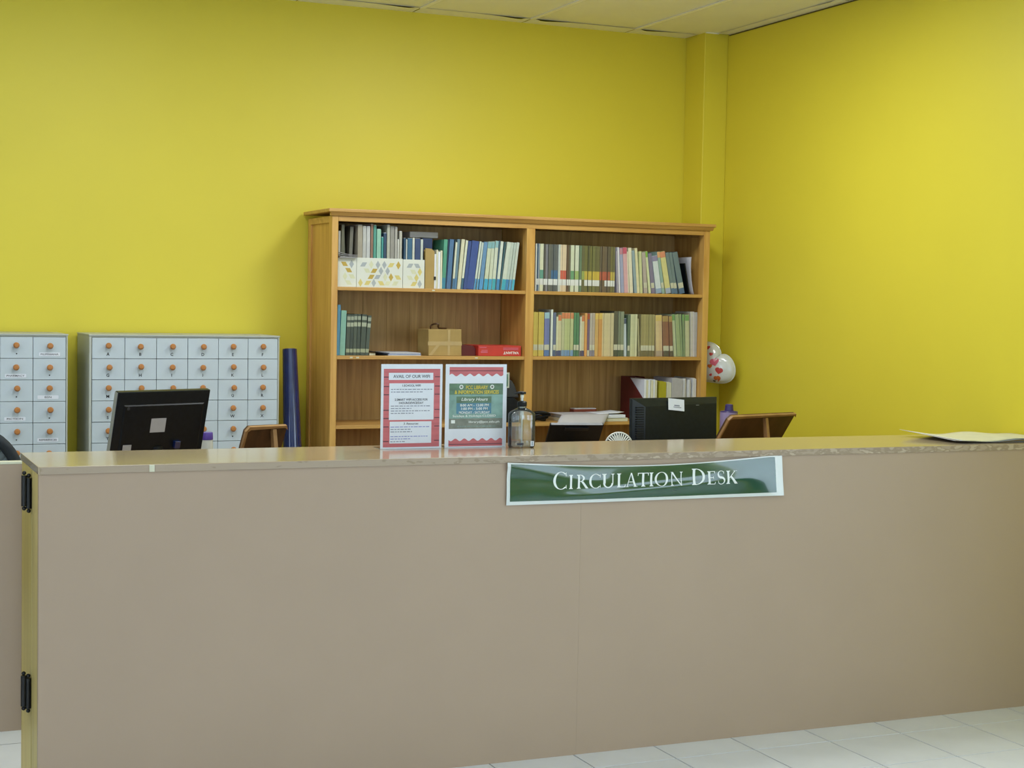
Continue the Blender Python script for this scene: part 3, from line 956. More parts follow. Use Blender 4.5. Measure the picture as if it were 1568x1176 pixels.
SL = [
    (2.1976, 0.0159, 0.235, 0.8, '5088a8', None, 0, None, 'blue'),
    (2.2182, 0.0259, 0.209, 1.6, '7aa898', None, 0, None, 'teal'),
    (2.2425, 0.0182, 0.191, 1.5, '4a5548', None, 2, None, 'dark green'),
    (2.2602, 0.0158, 0.191, 1.4, '3f4a40', None, 2, None, 'dark green'),
    (2.2777, 0.0173, 0.193, 1.2, '4c574a', None, 2, None, 'dark green'),
    (2.2952, 0.0175, 0.193, 1.4, '424d43', None, 2, None, 'dark green'),
    (2.3154, 0.0245, 0.192, 2.6, '475246', None, 2, None, 'dark green'),
    (2.3379, 0.0172, 0.187, 3.9, '4d594e', None, 2, None, 'dark green'),
]
SR = [
    (3.1992, 0.0129, 0.217, 0.0, 'bdae58', None, 1, None, 'yellow'),
    (3.2127, 0.0133, 0.216, 0.0, 'b9a955', None, 1, None, 'yellow'),
    (3.2274, 0.0155, 0.217, 0.0, 'bdad5a', None, 1, None, 'yellow'),
    (3.2436, 0.0162, 0.216, 0.0, 'b8a858', None, 1, None, 'yellow'),
    (3.2588, 0.0148, 0.215, 0.0, '6c74a2', '5a76a4', 1, '94b8c0', 'violet blue with sky top'),
    (3.2733, 0.0134, 0.216, 0.0, '64719c', '5a76a4', 1, '94b8c0', 'blue violet with sky top'),
    (3.2941, 0.0116, 0.230, 0.0, 'c6cfc4', None, 0, None, 'tall white'),
    (3.3075, 0.0145, 0.215, 0.0, '5c6880', '4f5e78', 1, None, 'slate blue'),
    (3.3213, 0.0102, 0.195, 0.0, 'bfc2a2', '4c5068', 0, None, 'cream with dark foot'),
    (3.3357, 0.0178, 0.204, 0.0, 'b8b592', '4a5270', 0, 'bf7a54', 'cream with orange square'),
    (3.3534, 0.0160, 0.216, 0.0, 'a8ac88', '7590ac', 0, 'c07c54', 'sage with orange top'),
    (3.3697, 0.0157, 0.216, 0.0, 'a7b080', '6d8cae', 0, 'c67e58', 'light green with orange top'),
    (3.3854, 0.0150, 0.216, 0.0, 'a3ac7c', '6a88aa', 0, 'c67e58', 'green sage with orange top'),
    (3.4015, 0.0165, 0.216, 0.0, 'a8b084', '7090b0', 0, 'bd8058', 'pale green with orange top'),
    (3.4200, 0.0132, 0.216, 0.0, '55805e', '557a60', 1, None, 'green'),
    (3.4342, 0.0143, 0.216, 0.0, '50795a', '50745a', 1, None, 'dark green'),
    (3.4513, 0.0096, 0.196, 0.0, 'bfc2ac', '54505e', 0, None, 'off-white with dark foot'),
    (3.4644, 0.0159, 0.202, 0.0, 'b9b594', '4e4c66', 0, 'bf7852', 'ivory with orange square'),
    (3.4790, 0.0140, 0.215, 0.0, 'c09058', None, 0, None, 'orange'),
    (3.4934, 0.0126, 0.214, 0.0, '6a5870', 'b4b2a0', 0, 'a05038', 'purple with red top'),
    (3.5075, 0.0141, 0.215, 0.0, 'a8a298', '7d7c88', 1, None, 'mauve grey'),
    (3.5218, 0.0137, 0.216, 0.0, 'a49a8e', '7d7c88', 1, None, 'warm grey'),
    (3.5398, 0.0193, 0.215, 0.0, 'b99a62', None, 0, 'c9b060', 'tan with orange top'),
    (3.5594, 0.0190, 0.216, 0.0, 'b88a52', None, 0, 'c9b060', 'orange brown'),
    (3.5743, 0.0086, 0.216, 0.0, 'c0b48c', None, 0, None, 'thin cream'),
    (3.5913, 0.0239, 0.216, 0.0, 'bab18c', None, 0, None, 'thick cream'),
    (3.6105, 0.0138, 0.216, 0.0, 'bcb390', None, 0, None, 'cream'),
    (3.6263, 0.0169, 0.217, 0.0, 'b4ac8a', None, 0, None, 'ivory'),
    (3.6490, 0.0225, 0.227, 0.0, '55564a', '4d5344', 1, None, 'dark charcoal'),
    (3.6669, 0.0124, 0.227, 0.0, '717a68', '4f5c4a', 1, None, 'grey green'),
    (3.6831, 0.0192, 0.226, 0.0, '7a8470', '55624e', 1, None, 'sage'),
]
SR2 = [
    (3.7070, 0.0191, 0.191, -2.0, 'aebcc4', None, 0, '4c586c', 'pale blue white'),
    (3.7198, 0.0132, 0.208, 0.0, '586a58', '5c6a58', 1, None, 'dark sage'),
    (3.7362, 0.0145, 0.213, 0.0, 'b6bb9a', None, 0, None, 'pale cream green'),
    (3.7501, 0.0124, 0.213, 0.0, 'b0b696', None, 0, None, 'pale sage'),
    (3.7646, 0.0158, 0.213, 0.0, 'bcbfa0', None, 0, None, 'pale cream'),
    (3.7894, 0.0150, 0.191, -3.3, 'a9a884', '8b8672', 0, None, 'beige'),
    (3.7970, 0.0163, 0.213, 0.0, '8e8862', '6f6b50', 1, None, 'olive beige'),
    (3.8120, 0.0129, 0.213, 0.0, '969068', '6f6b50', 1, None, 'khaki'),
    (3.8273, 0.0168, 0.213, 0.0, '8f8a62', '6f6b50', 1, None, 'olive tan'),
    (3.8447, 0.0172, 0.213, 0.0, '908c66', '6f6b50', 1, None, 'dull khaki'),
    (3.8613, 0.0151, 0.213, 0.0, '8d8862', '6f6b50', 1, None, 'dark khaki'),
    (3.8888, 0.0190, 0.210, -2.5, 'c0b08a', 'a09484', 0, 'c6b272', 'peach'),
    (3.9083, 0.0191, 0.211, -2.5, 'bda888', 'a09484', 0, 'c6b272', 'light peach'),
    (3.9305, 0.0174, 0.207, -3.0, '7f6050', '5c5a4c', 1, 'a08a5c', 'brown red'),
    (3.9486, 0.0178, 0.207, -3.0, '85604e', '5a584a', 1, 'a08a5c', 'red brown'),
    (3.9682, 0.0188, 0.206, -3.3, '775a4a', '58564a', 1, 'a08a5c', 'dark red brown'),
    (3.9924, 0.0157, 0.215, -4.6, 'a9b495', None, 0, '6f9a62', 'pale green'),
    (4.0076, 0.0118, 0.215, -4.8, '90a07c', None, 0, None, 'light green'),
    (4.0203, 0.0127, 0.217, -4.8, '8fa27c', None, 0, None, 'green'),
    (4.0317, 0.0145, 0.217, -4.1, '829674', None, 0, None, 'sage green'),
    (4.0447, 0.0167, 0.216, -3.2, '74886a', None, 0, '6f9a62', 'dull green'),
    (4.0614, 0.0220, 0.214, -2.3, 'adb494', None, 0, '6f9a62', 'pale lime'),
    (4.0773, 0.0079, 0.223, -2.3, '8c8c74', None, 0, None, 'thin grey olive'),
    (4.0885, 0.0172, 0.231, -1.8, 'b4b6ae', None, 0, None, 'light grey'),
    (4.1076, 0.0217, 0.231, -1.6, 'c8cacc', None, 0, None, 'glossy white'),
    (4.1288, 0.0199, 0.228, -1.6, 'a8aaa4', None, 0, None, 'silver grey'),
]
NUM_WORD = ['', 'first', 'second', 'third', 'fourth', 'fifth', 'sixth', 'seventh', 'eighth', 'ninth', 'tenth']


def ordn(n):
    return NUM_WORD[n] if n <= 10 else ordinal(n)


def book(x, z, w, h, lean, col, band, tg, cap, label, group, band_at, y=7.05, depth=0.17):
    th = math.radians(lean)
    w = max(0.005, w * math.cos(th) - 0.0006)
    c = min(0.0016, w * 0.2)
    cv = MB().box(-w / 2, w / 2, 0, c, 0, h).box(-w / 2, -w / 2 + c, c, depth, 0, h).box(w / 2 - c, w / 2, c, depth, 0, h)
    o = cv.build('book', M['cover'], None, (x, y, z + abs(math.sin(th)) * w / 2 + 0.0003), (0, th, 0))
    colour(o, col, 0.9 if tg == 2 else 1.22)
    tag(o, label, 'book', group)
    box('pages', M['pages'], -w / 2 + c, w / 2 - c, c, depth - 0.004, 0.003, h - 0.004, o)

    def patch(name, z0, z1, h_):
        b = box(name, M['tinted'], -w / 2 + 0.0002, w / 2 - 0.0002, -0.0007, -0.0001, z0 * h, z1 * h, o)
        colour(b, h_, 1.15)
    if band:
        patch('colour_band', band_at[0], band_at[1], band)
    if tg == 1:
        patch('spine_label', 0.135, 0.262, 'cdd2d0' if band_at[1] > 0.3 else 'b9bca8')
    elif tg == 2:
        patch('spine_label', 0.07, 0.16, '8f977c')
        patch('spine_label', 0.70, 0.80, '98a08a')
        patch('title_patch', 0.86, 0.95, '8d9684')
    if cap:
        patch('colour_band', 0.86, 0.995, cap)
    return o


def row(items, z, where, group, band_at, start=0, kind='book'):
    items = [list(t) for t in items]
    for t in items:
        t[0] = min(t[0], 4.1215 - t[1] / 2 - max(0, t[2] * math.tan(math.radians(t[3]))))
    for a, b in zip(items[:-1], items[1:]):          # neighbours touch but do not cut into each other
        ta, tb = math.tan(math.radians(a[3])), math.tan(math.radians(b[3]))
        hh = min(a[2], b[2])
        over = max((a[0] + a[1] / 2 + q * ta) - (b[0] - b[1] / 2 + q * tb) for q in (0, 0.03, hh)) + 0.0008 + 0.012 * abs(ta - tb)
        if over > 0:
            k = min(over, max(0, a[1] - 0.005))
            a[1] -= k; a[0] -= k / 2
            over -= k
            if over > 0:
                b[0] += over / 2; b[1] = max(0.005, b[1] - over)
    for i, (x, w, h, lean, col, band, tg, cap, d) in enumerate(items):
        book(x, z, w, h, lean, col, band, tg, cap, '%s with %s spine, %s from left %s' % (kind, d, ordn(start + i + 1), where), group, band_at,
             y=7.0515 + random.uniform(0, 0.006), depth=random.uniform(0.15, 0.18))


TR[-1] = (TR[-1][0] - 0.003, TR[-1][1] - 0.005) + TR[-1][2:]
row(TR, S1, 'on upper right shelf', 'books on the upper right shelf', (0.265, 0.45))
row(TR2, S1, 'on upper right shelf', 'books on the upper right shelf', (0.004, 0.13), len(TR), 'leaning book')
lb = thing('black_folder', 'black folder with a curved grey sheet at the right of upper right shelf', 'folder', (4.057, 7.05, S1 + 0.0004))
MB().box(0, 0.006, 0.0, 0.16, 0.0, 0.16).build('folder_cover', M['black_plastic'], lb, (0.002, 0, 0.0002), (0, math.radians(-11), 0))
MB().grid(lambda u, v: (0.035 - 0.055 * v + 0.035 * v * v, 0.004 + 0.16 * u, 0.0006 + 0.19 * v), 3, 10).build('curved_sheet', M['paper_grey'], lb, smooth=True).modifiers.new('thickness', 'SOLIDIFY').thickness = 0.0015
row(TL, S1, 'among blue leaning row', 'leaning blue and white books on the upper left shelf', (0.004, 0.225))
row(SL, S2, 'on lower left shelf', 'volumes at the left end of the lower left shelf', (0.0, 0.1))
row(SR, S2, 'on lower right shelf', 'books on the lower right shelf', (0.004, 0.14))
row(SR2, S2, 'on lower right shelf', 'books on the lower right shelf', (0.004, 0.14), len(SR))


# ---- upper left: patterned magazine boxes stuffed with papers and files
def rhombus(cx, cz, r, a):
    p = []
    for k, q in ((0, 1.0), (90, 0.577), (180, 1.0), (270, 0.577)):
        t = math.radians(k + a)
        p.append((cx + r * q * math.cos(t), cz + r * q * math.sin(t)))
    return p


def magazine_box(x0, x1, h, label, seed):
    t = thing('magazine_box', label, 'box', (x0, 7.022, S1), group='patterned magazine boxes')
    w = x1 - x0
    box('front_wall', M['pattern_white'], 0, w, 0, 0.002, 0.0003, h, t)
    box('side_wall', M['pattern_white'], 0, 0.002, 0.0021, 0.23, 0.0003, h, t)
    box('side_wall', M['pattern_white'], w - 0.002, w, 0.0021, 0.23, 0.0003, h, t)
    box('base', M['pattern_white'], 0.002, w - 0.002, 0.0021, 0.23, 0.0003, 0.002, t)
    rg = random.Random(seed)
    mb = MB()
    r = 0.020
    for j in range(5):
        for i in range(int(w / 0.034) + 1):
            cx, cz = 0.018 + i * 0.034 + (j % 2) * 0.017 + rg.uniform(-.003, .003), 0.0205 + j * 0.0285
            if not (r * 0.9 < cx < w - r * 0.9) or cz > h - 0.010 or rg.random() < 0.05:
                continue
            mb.cur = rg.choice((0, 0, 1, 2, 2, 2, 3, 3))
            mb.flat(rhombus(cx, cz, r * 0.98, rg.choice((30, 90, 150))), -0.0004)
    mb.build('printed_pattern', [M['pat_yellow'], M['pat_mustard'], M['pat_grey'], M['pat_pale']], t)
    return t


magazine_box(2.180, 2.270, 0.134, 'patterned white magazine box at the left end of upper shelf', 3)
magazine_box(2.272, 2.4975, 0.137, 'widest patterned white magazine box, middle of three on upper shelf', 5)
magazine_box(2.500, 2.607, 0.135, 'patterned white magazine box nearest the leaning blue books', 8)

# files and papers in the boxes: x, width, height, colour, description, y offset
FILES = [(2.277, 0.024, 0.288, '9c9584', 'beige grey file'), (2.302, 0.018, 0.284, 'b4b6b2', 'light grey file'), (2.321, 0.018, 0.284, 'bdbfbd', 'whitish grey file'), (2.3405, 0.012, 0.294, '8d6f5e', 'thin brown file'),
         (2.354, 0.015, 0.290, '4f9484', 'teal green file'), (2.371, 0.021, 0.272, '8fbfa9', 'mint green file'), (2.3935, 0.010, 0.236, '3f8f8c', 'thin teal booklet'), (2.405, 0.014, 0.256, '2f4560', 'navy booklet'),
         (2.4205, 0.015, 0.293, 'aeb0a2', 'pale grey tall file'), (2.437, 0.021, 0.287, '8f8d86', 'mid grey file'), (2.4595, 0.013, 0.285, 'a9a8a0', 'ash grey file'), (2.474, 0.007, 0.228, 'd4d5cf', 'slim white leaflet'), (2.482, 0.0135, 0.266, 'b2b1a4', 'stone grey file')]
for i, (x, w, h, col, d) in enumerate(FILES):
    o = MB().box(0, w - 0.0012, 0, 0.20, 0, h - 0.004).build('paper_file', M['cover'], None, (x, 7.026 + random.uniform(0, 0.004), S1 + 0.003), bevel=0.0008)
    colour(o, col)
    tag(o, d + ' standing in the widest patterned box', 'file', 'files in the middle patterned box')
    box('sheets', M['paper'], 0.0012, w - 0.0024, 0.003, 0.197, h - 0.0039, h - 0.002, o)
FILES3 = [(2.504, 0.010, 0.232, '2a4a64', 'dark blue'), (2.515, 0.007, 0.226, 'c3cbc6', 'white'), (2.523, 0.023, 0.232, '35607e', 'broad blue'), (2.547, 0.012, 0.234, 'c6cac0', 'off-white'), (2.560, 0.027, 0.232, '34466e', 'broad navy'), (2.588, 0.013, 0.228, 'bcc4bc', 'pale grey')]
for x, w, h, col, d in FILES3:
    o = MB().box(0, w - 0.0012, 0, 0.19, 0, h).build('booklet', M['cover'], None, (x, 7.027, S1 + 0.003), bevel=0.0008)
    colour(o, col)
    tag(o, d + ' booklet in patterned box beside the blue books', 'booklet', 'booklets in the right patterned box')
    box('pages', M['pages'], 0.0012, w - 0.0024, 0.0025, 0.187, h + 0.0001, h + 0.001, o)
# bundle of grey documents and loose papers in the left-hand box
b1 = thing('document_bundle', 'dark grey leaning documents above the left patterned box', 'papers', (2.186, 7.03, S1 + 0.003))
for k, (dx, w, h, lean, hx) in enumerate(((0.002, 0.010, 0.255, 0, 'b3b5b0'), (0.014, 0.014, 0.285, 2, '62624f'), (0.031, 0.012, 0.262, -6, '5c5c4b'), (0.052, 0.016, 0.278, 5, '6d6a5c'))):
    c_ = box('folder', M['cover'], 0, w, 0, 0.18, 0.008, h, b1, 0.0006, (dx, 0.012 + 0.003 * k, 0), (0, math.radians(lean * 0.4), 0))
    colour(c_, hx)
ps = thing('paper_stack', 'few white sheets laid flat on top of left patterned box', 'papers', (2.182, 6.999, S1 + 0.1343))
for k in range(3):
    MB().grid(lambda u, v: (0.001 + 0.086 * u, 0.002 + 0.03 * v, 0.004 + k * 0.0045 + 0.012 * (1 - u) ** 2 * (k + 1) / 3), 8, 3).build('sheet', M['paper_grey'], ps, smooth=True)
for v in ps.children:
    sm = v.modifiers.new('thickness', 'SOLIDIFY'); sm.thickness = 0.0012
box('paper_wad', M['paper_grey'], 0.002, 0.085, 0.004, 0.035, 0.0004, 0.004, ps)
# papers lying on top of the books
fp = thing('paper_pile', 'grey paper lying across the tops of upper left books', 'papers', (2.50, 7.06, S1 + 0.2385))
MB().grid(lambda u, v: (0.0 + 0.09 * u, 0.16 * v, 0.003 * math.sin(3 * u)), 8, 3).build('sheet', M['paper'], fp, smooth=True)
MB().box(0.055, 0.20, 0.03, 0.17, 0.004, 0.032).build('paper_wad', M['paper_grey'], fp, bevel=0.004)
# card divider and white documents with a binder clip
cd = thing('card_folder', 'upright brown card folder beside patterned box on upper shelf', 'folder', (2.612, 7.026, S1))
MB().prism([(0, 0.0003), (0.046, 0.0003), (0.046, 0.176), (0.03, 0.189), (0, 0.191)], 0, 0.004, 'y').build('front_card', M['carton'], cd)
MB().prism([(0, 0.0003), (0.046, 0.0003), (0.046, 0.18), (0, 0.185)], 0.02, 0.022, 'y').build('back_card', M['carton'], cd)
nb = MB().box(0, 0.051, 0, 0.02, 0, 0.238).build('binder', M['cover'], None, (2.6078, 7.06, S1 + 0.0004), bevel=0.001)
colour(nb, '22345c'); tag(nb, 'dark navy binder showing above the brown card folder', 'binder')
MB().box(0.002, 0.049, 0.0202, 0.15, 0.003, 0.234).build('pages', M['pages'], nb)
wd = thing('white_documents', 'white documents held by black binder clip next to brown card', 'papers', (2.6595, 7.03, S1))
for k, (dx, w, h) in enumerate(((0, 0.009, 0.165), (0.0098, 0.009, 0.185), (0.0196, 0.010, 0.176), (0.0305, 0.010, 0.182))):
    MB().box(dx, dx + w, 0, 0.16, 0.0003, h).build('document', M['paper'] if k % 2 == 0 else M['paper_warm'], wd, bevel=0.001)
MB().box(-0.004, 0.006, -0.007, -0.0005, 0.042, 0.058).build('binder_clip', M['black_metal'], wd, bevel=0.001)
for x, hx, d in ((2.667, '7c95a8', 'pale blue'), (2.684, 'b9bfb4', 'off-white')):
    o = MB().box(0, 0.013, 0, 0.12, 0, 0.236).build('booklet', M['cover'], None, (x, 7.195, S1 + 0.0004), bevel=0.0008)
    colour(o, hx); tag(o, d + ' booklet behind the clipped white documents', 'booklet')

# ---- lower left shelf: clipboard, magazines, taped carton, red box
fold = thing('black_clipboard', 'black clipboard lying beside the dark green volumes', 'clipboard', (2.352, 7.05, S2))
MB().box(0, 0.10, 0, 0.22, 0.0, 0.003).build('board', M['black_plastic'], fold, (0, 0, 0.019), (0, math.radians(8), 0), bevel=0.0008)
MB().box(0.0, 0.03, 0.01, 0.2, 0.0003, 0.011).build('paper_pad', M['paper_warm'], fold, bevel=0.0008)
for k, (z, hx, d) in enumerate(((0.0003, 'ccd4dc', 'white magazine at the bottom of flat pile beside carton'), (0.0050, '6f86b8', 'blue magazine in the middle of flat pile beside carton'), (0.0097, 'd0d6dc', 'white magazine on top of flat pile beside carton'))):
    o = MB().box(0, 0.165 - 0.004 * k, 0, 0.2, 0, 0.0042).build('magazine', M['cover'], None, (2.440 + 0.003 * k, 7.045, S2 + z), bevel=0.0008)
    colour(o, hx); tag(o, d, 'magazine', 'magazines on the lower left shelf')
ct = thing('taped_carton', 'small brown carton sealed with tape on the lower left shelf', 'box', (2.634, 7.03, S2))
MB().prism([(0.003, 0.0003), (0.172, 0.0003), (0.170, 0.128), (0.001, 0.126)], 0, 0.15, 'y').build('carton_body', M['carton'], ct, bevel=0.002)
MB().box(-0.0004, 0.1722, -0.0006, -0.0001, 0.05, 0.069).build('packing_tape', M['carton_tape'], ct)
MB().flat([(0.004, 0.004), (0.02, 0.002), (0.065, 0.058), (0.05, 0.06)], -0.0009).build('packing_tape', M['carton_tape'], ct)
MB().flat([(0.10, 0.002), (0.112, 0.002), (0.112, 0.126), (0.10, 0.126)], -0.0012).build('packing_tape', M['carton_tape'], ct)
st = [(0.03 + 0.075 * i / 12, 0.05 + 0.02 * math.sin(i), 0.131 + 0.022 * math.sin(PI * min(1, i / 8))) for i in range(13)]
MB().tube(st, 0.0045, 8).build('string_loop', M['brown_wood'], ct, smooth=True)
rb = thing('red_paper_box', 'red carton lying upside down at the right end of lower left shelf', 'box', (2.893, 7.03, S2))
MB().box(0, 0.225, 0, 0.19, 0.0003, 0.051).build('box_body', M['red_box'], rb, bevel=0.002)
put('brand_lettering', text_mesh('VALIANT', width=0.082, height=0.013, m=M['white_ink'], bold=0.02, flip=True), rb, (0.172, -0.0008, 0.016))
put('small_print', MB().rect(-0.04, 0.04, 0.0, 0.004).rect(-0.04, 0.04, 0.007, 0.011).mesh('small_print', M['heart_pink']), rb, (0.170, -0.0008, 0.030))
put('small_print', MB().rect(0, 0.036, 0.0, 0.004).rect(0.006, 0.042, -0.024, -0.017).rect(0.01, 0.042, -0.014, -0.010).mesh('small_print', M['heart_pink']), rb, (0.006, -0.0008, 0.040))
mw = MB().prism([(2.812, S2 + 0.0003), (2.8905, S2 + 0.0003), (2.8905, S2 + 0.034), (2.876, S2 + 0.049), (2.812, S2 + 0.055)], 7.06, 7.22, 'y').build('maroon_folder', M['maroon'], bevel=0.001)
tag(mw, 'dark maroon folder squeezed between carton and red box', 'folder')

# ---- third row, right bay: magazine file and folders
mf = thing('maroon_magazine_file', 'maroon magazine file holding white papers on third shelf', 'file', (3.800, 7.02, S3))
side = [(0.0, 0.0003), (0.26, 0.0003), (0.26, 0.215), (0.17, 0.215), (0.0, 0.10)]
MB().prism(side, 0.0, 0.003, 'x').build('side_wall', M['maroon'], mf)
MB().prism(side, 0.085, 0.088, 'x').build('side_wall', M['maroon'], mf)
box('end_wall', M['maroon'], 0.003, 0.085, 0.256, 0.26, 0.0003, 0.215, mf)
box('end_wall', M['maroon'], 0.003, 0.085, 0.0, 0.003, 0.0003, 0.10, mf)
for k in range(6):
    MB().box(0.0045 + k * 0.0133, 0.0155 + k * 0.0133, 0.012 + 0.004 * (k % 3), 0.22, 0.003, 0.208 - 0.004 * (k % 2)).build('papers', M['paper_warm'] if k % 2 else M['paper'], mf, bevel=0.001)
for x, w, h, hx, d, nm in ((3.893, 0.040, 0.2, 'a5a02c', 'yellow green folder beside the maroon magazine file', 'folder'), (3.935, 0.028, 0.196, 'c9cbb8', 'cream folder right of the yellow green folder', 'folder'),
                           (3.9655, 0.062, 0.217, 'adadb4', 'grey plastic envelope bulging among third shelf folders', 'envelope'), (4.0295, 0.028, 0.212, 'c4c6c8', 'white paper roll next to the grey plastic envelope, third shelf', 'paper roll'), (4.0595, 0.026, 0.206, 'c2c4c4', 'white paper roll next to the narrow white folder, third shelf', 'paper roll'), (4.088, 0.020, 0.216, 'd0d2d2', 'narrow white folder at the right end of third shelf', 'folder')):
    if nm == 'paper roll':
        o = MB().lathe([(w / 2 * 0.95, 0), (w / 2, 0.004), (w / 2, h * 0.9), (w / 2 * 0.8, h)], w / 2, w / 2, 0, 18).build('paper_roll', M['cover'], None, (x, 7.04, S3 + 0.0003), smooth=True)
    else:
        o = MB().prism([(0, 0), (w, 0), (w * 1.0, h * 0.97), (w * 0.35, h), (0, h * 0.985)], 0, 0.2, 'y').build(nm, M['cover'], None, (x, 7.035, S3 + 0.0003), bevel=0.0012)
    colour(o, hx); tag(o, d, nm)

# cable heap, papers and bag on the third shelf
cb = thing('cable_heap', 'black coiled cable on third shelf beside the paper stack', 'cable', (3.236, 7.09, S3 + 0.0025))
for k in range(5):
    R_, ph = 0.034 + 0.006 * (k % 3), k * 1.3
    pts = [((R_ * 1.35) * math.cos(a) + 0.004 * k, R_ * 0.7 * math.sin(a), 0.008 + 0.0075 * k + 0.005 * math.sin(2 * a + ph)) for a in [2 * PI * i / 24 + ph for i in range(25)]]
    MB().tube(pts, 0.0045, 8).build('cable_loop', M['black_plastic'], cb, smooth=True)
MB().box(-0.05, -0.01, -0.02, 0.02, 0.0003, 0.045).build('power_adapter', M['black_plastic'], cb, bevel=0.003)
pp = thing('drooping_paper_stack', 'stack of white paper with grey sheet drooping over third shelf', 'papers', (3.30, 7.0, S3))
MB().box(0.04, 0.40, 0.005, 0.21, 0.0004, 0.018).build('ream', M['paper_warm'], pp, bevel=0.001)
MB().box(0.05, 0.385, 0.002, 0.20, 0.0185, 0.034).build('ream', M['paper'], pp, bevel=0.001)


def droop(u, v):
    y = -0.055 + 0.22 * v
    z = 0.0385 if y > 0 else 0.0385 - 0.047 * (min(1, -y / 0.055)) ** 1.6
    x = 0.03 + 0.26 * u - 0.055 * max(0, -y / 0.055) ** 1.2
    return (x, y, z)


sh = MB().grid(droop, 10, 24).build('drooping_sheet', M['paper_grey'], pp, smooth=True)
sm = sh.modifiers.new('thickness', 'SOLIDIFY'); sm.thickness = 0.0016
MB().grid(lambda u, v: (0.24 + 0.14 * u, 0.01 + 0.15 * v, 0.0395 + 0.008 * u * u), 8, 4).build('sheet', M['paper'], pp, smooth=True).modifiers.new('thickness', 'SOLIDIFY').thickness = 0.0012
rdb = MB().box(0, 0.13, 0, 0.05, 0, 0.048).build('red_booklet', M['cover'], None, (3.50, 7.215, S3 + 0.0003), bevel=0.001)
colour(rdb, '8a4436'); tag(rdb, 'low red-brown booklet behind the drooping paper stack', 'booklet')
MB().box(0.003, 0.127, 0.002, 0.048, 0.0482, 0.052).build('pages', M['paper'], rdb)
bag = thing('black_bag', 'grey and black bag behind the pump bottle on third shelf', 'bag', (3.03, 7.04, S3))
MB().prism([(-0.09, 0.0003), (0.088, 0.0003), (0.088, 0.10), (0.065, 0.12), (-0.09, 0.12)], 0.0, 0.16, 'y').build('bag_body', M['black_plastic'], bag, bevel=0.006)
MB().prism([(-0.08, 0.121), (0.088, 0.121), (0.062, 0.185), (0.045, 0.208), (-0.07, 0.208)], 0.0, 0.10, 'y').build('grey_flap', M['dark_grey'], bag, bevel=0.006)
MB().prism([(0.0, 0.121), (0.088, 0.121), (0.088, 0.2), (0.065, 0.226), (0.0, 0.212)], 0.105, 0.16, 'y').build('bag_back', M['black_plastic'], bag, bevel=0.006)

# ================================================================== ON THE COUNTER
SY = 4.900


def sign_holder(name, x0, x1, z1, label):
    t = thing(name, label, 'sign', (x0, SY, DZ))
    w, h = x1 - x0, z1 - DZ
    box('acrylic_stand', M['acrylic'], 0.001, w - 0.001, 0.0035, 0.0055, 0.0003, h - 0.002, t)
    box('stand_foot', M['acrylic'], 0.001, w - 0.001, 0.0056, 0.075, 0.0003, 0.0025, t)
    box('paper_sheet', M['paper'], 0, w, 0.0, 0.0012, 0.0004, h, t)
    return t, w, h


def word_lines(x0, x1, zs, th, rg, centred=False):
    mb = MB()
    for z, frac in zs:
        x = x0
        end = x0 + (x1 - x0) * frac
        while x < end - 0.004:
            L_ = min(rg.uniform(0.005, 0.014), end - x)
            mb.rect(x, x + L_, z, z + th)
            x += L_ + 0.0028
    return mb


rg = random.Random(4)
t, w, h = sign_holder('wifi_sign', 1.6745, 1.889, 1.2725, 'standing AVAIL OF OUR WIFI notice with red plank border')
MB().rect(0.0085, w - 0.0085, 0.006, h - 0.0155, -0.0003).build('plank_print', M['red_print'], t)
pl = MB()
for z in (0.024, 0.072, 0.100, 0.127, 0.178, 0.205, 0.236):
    pl.rect(0.0085, 0.028, z, z + 0.003, -0.0005); pl.rect(w - 0.027, w - 0.0085, z + 0.001, z + 0.0038, -0.0005)
pl.build('plank_line', M['plank_line'], t)
for (a, b, c, d) in ((0.026, w - 0.033, 0.228, 0.2515), (0.028, w - 0.030, 0.096, 0.217), (0.031, w - 0.037, 0.0185, 0.0905)):
    MB().rect(a, b, c, d, -0.0006).build('text_panel', M['paper'], t)
cxp = w / 2 - 0.002
put('heading', text_mesh('AVAIL OF OUR WIFI', width=0.128, height=0.0105, m=M['ink_grey'], bold=0.012), t, (cxp, -0.0009, 0.2398))
put('heading', text_mesh('1.SCHOOL WIFI', width=0.064, height=0.0072, m=M['ink_grey'], bold=0.02), t, (cxp, -0.0009, 0.2095))
put('heading', text_mesh('2.SMART WIFI ACCESS FOR', width=0.116, height=0.0072, m=M['ink_grey'], bold=0.02), t, (cxp, -0.0009, 0.163))
put('heading', text_mesh('1HOUR/DEVICE/DAY', width=0.086, height=0.0072, m=M['ink_grey'], bold=0.02), t, (cxp, -0.0009, 0.152))
put('heading', text_mesh('3. Resources', width=0.052, height=0.0066, m=M['ink_grey'], bold=0.015, shear=0.2), t, (cxp, -0.0009, 0.0835))
M['link_ink'] = mat('blue_link_ink', '8288c8', 0.7)
for z, frac in ((0.1955, 1.0), (0.187, 0.8), (0.1405, 0.95), (0.1325, 0.5), (0.1245, 0.96), (0.1165, 0.55), (0.0635, 0.5), (0.0555, 0.52), (0.023, 0.35)):
    put('print_line', word_lines(0.034, w - 0.036, ((z, frac),), 0.0026, rg).mesh('print_line', M['ink_faint']), t, (0, -0.0009, 0))
for z, frac in ((0.0715, 0.98), (0.040, 0.95), (0.032, 0.5)):
    put('print_line', word_lines(0.034, w - 0.042, ((z, frac),), 0.0024, rg).mesh('print_line', M['link_ink']), t, (0, -0.0009, 0))

t, w, h = sign_holder('library_hours_sign', 1.9005, 2.1215, 1.2725, 'standing PCC LIBRARY hours notice with red scalloped borders')
IX0, IX1 = 0.0135, w - 0.0125


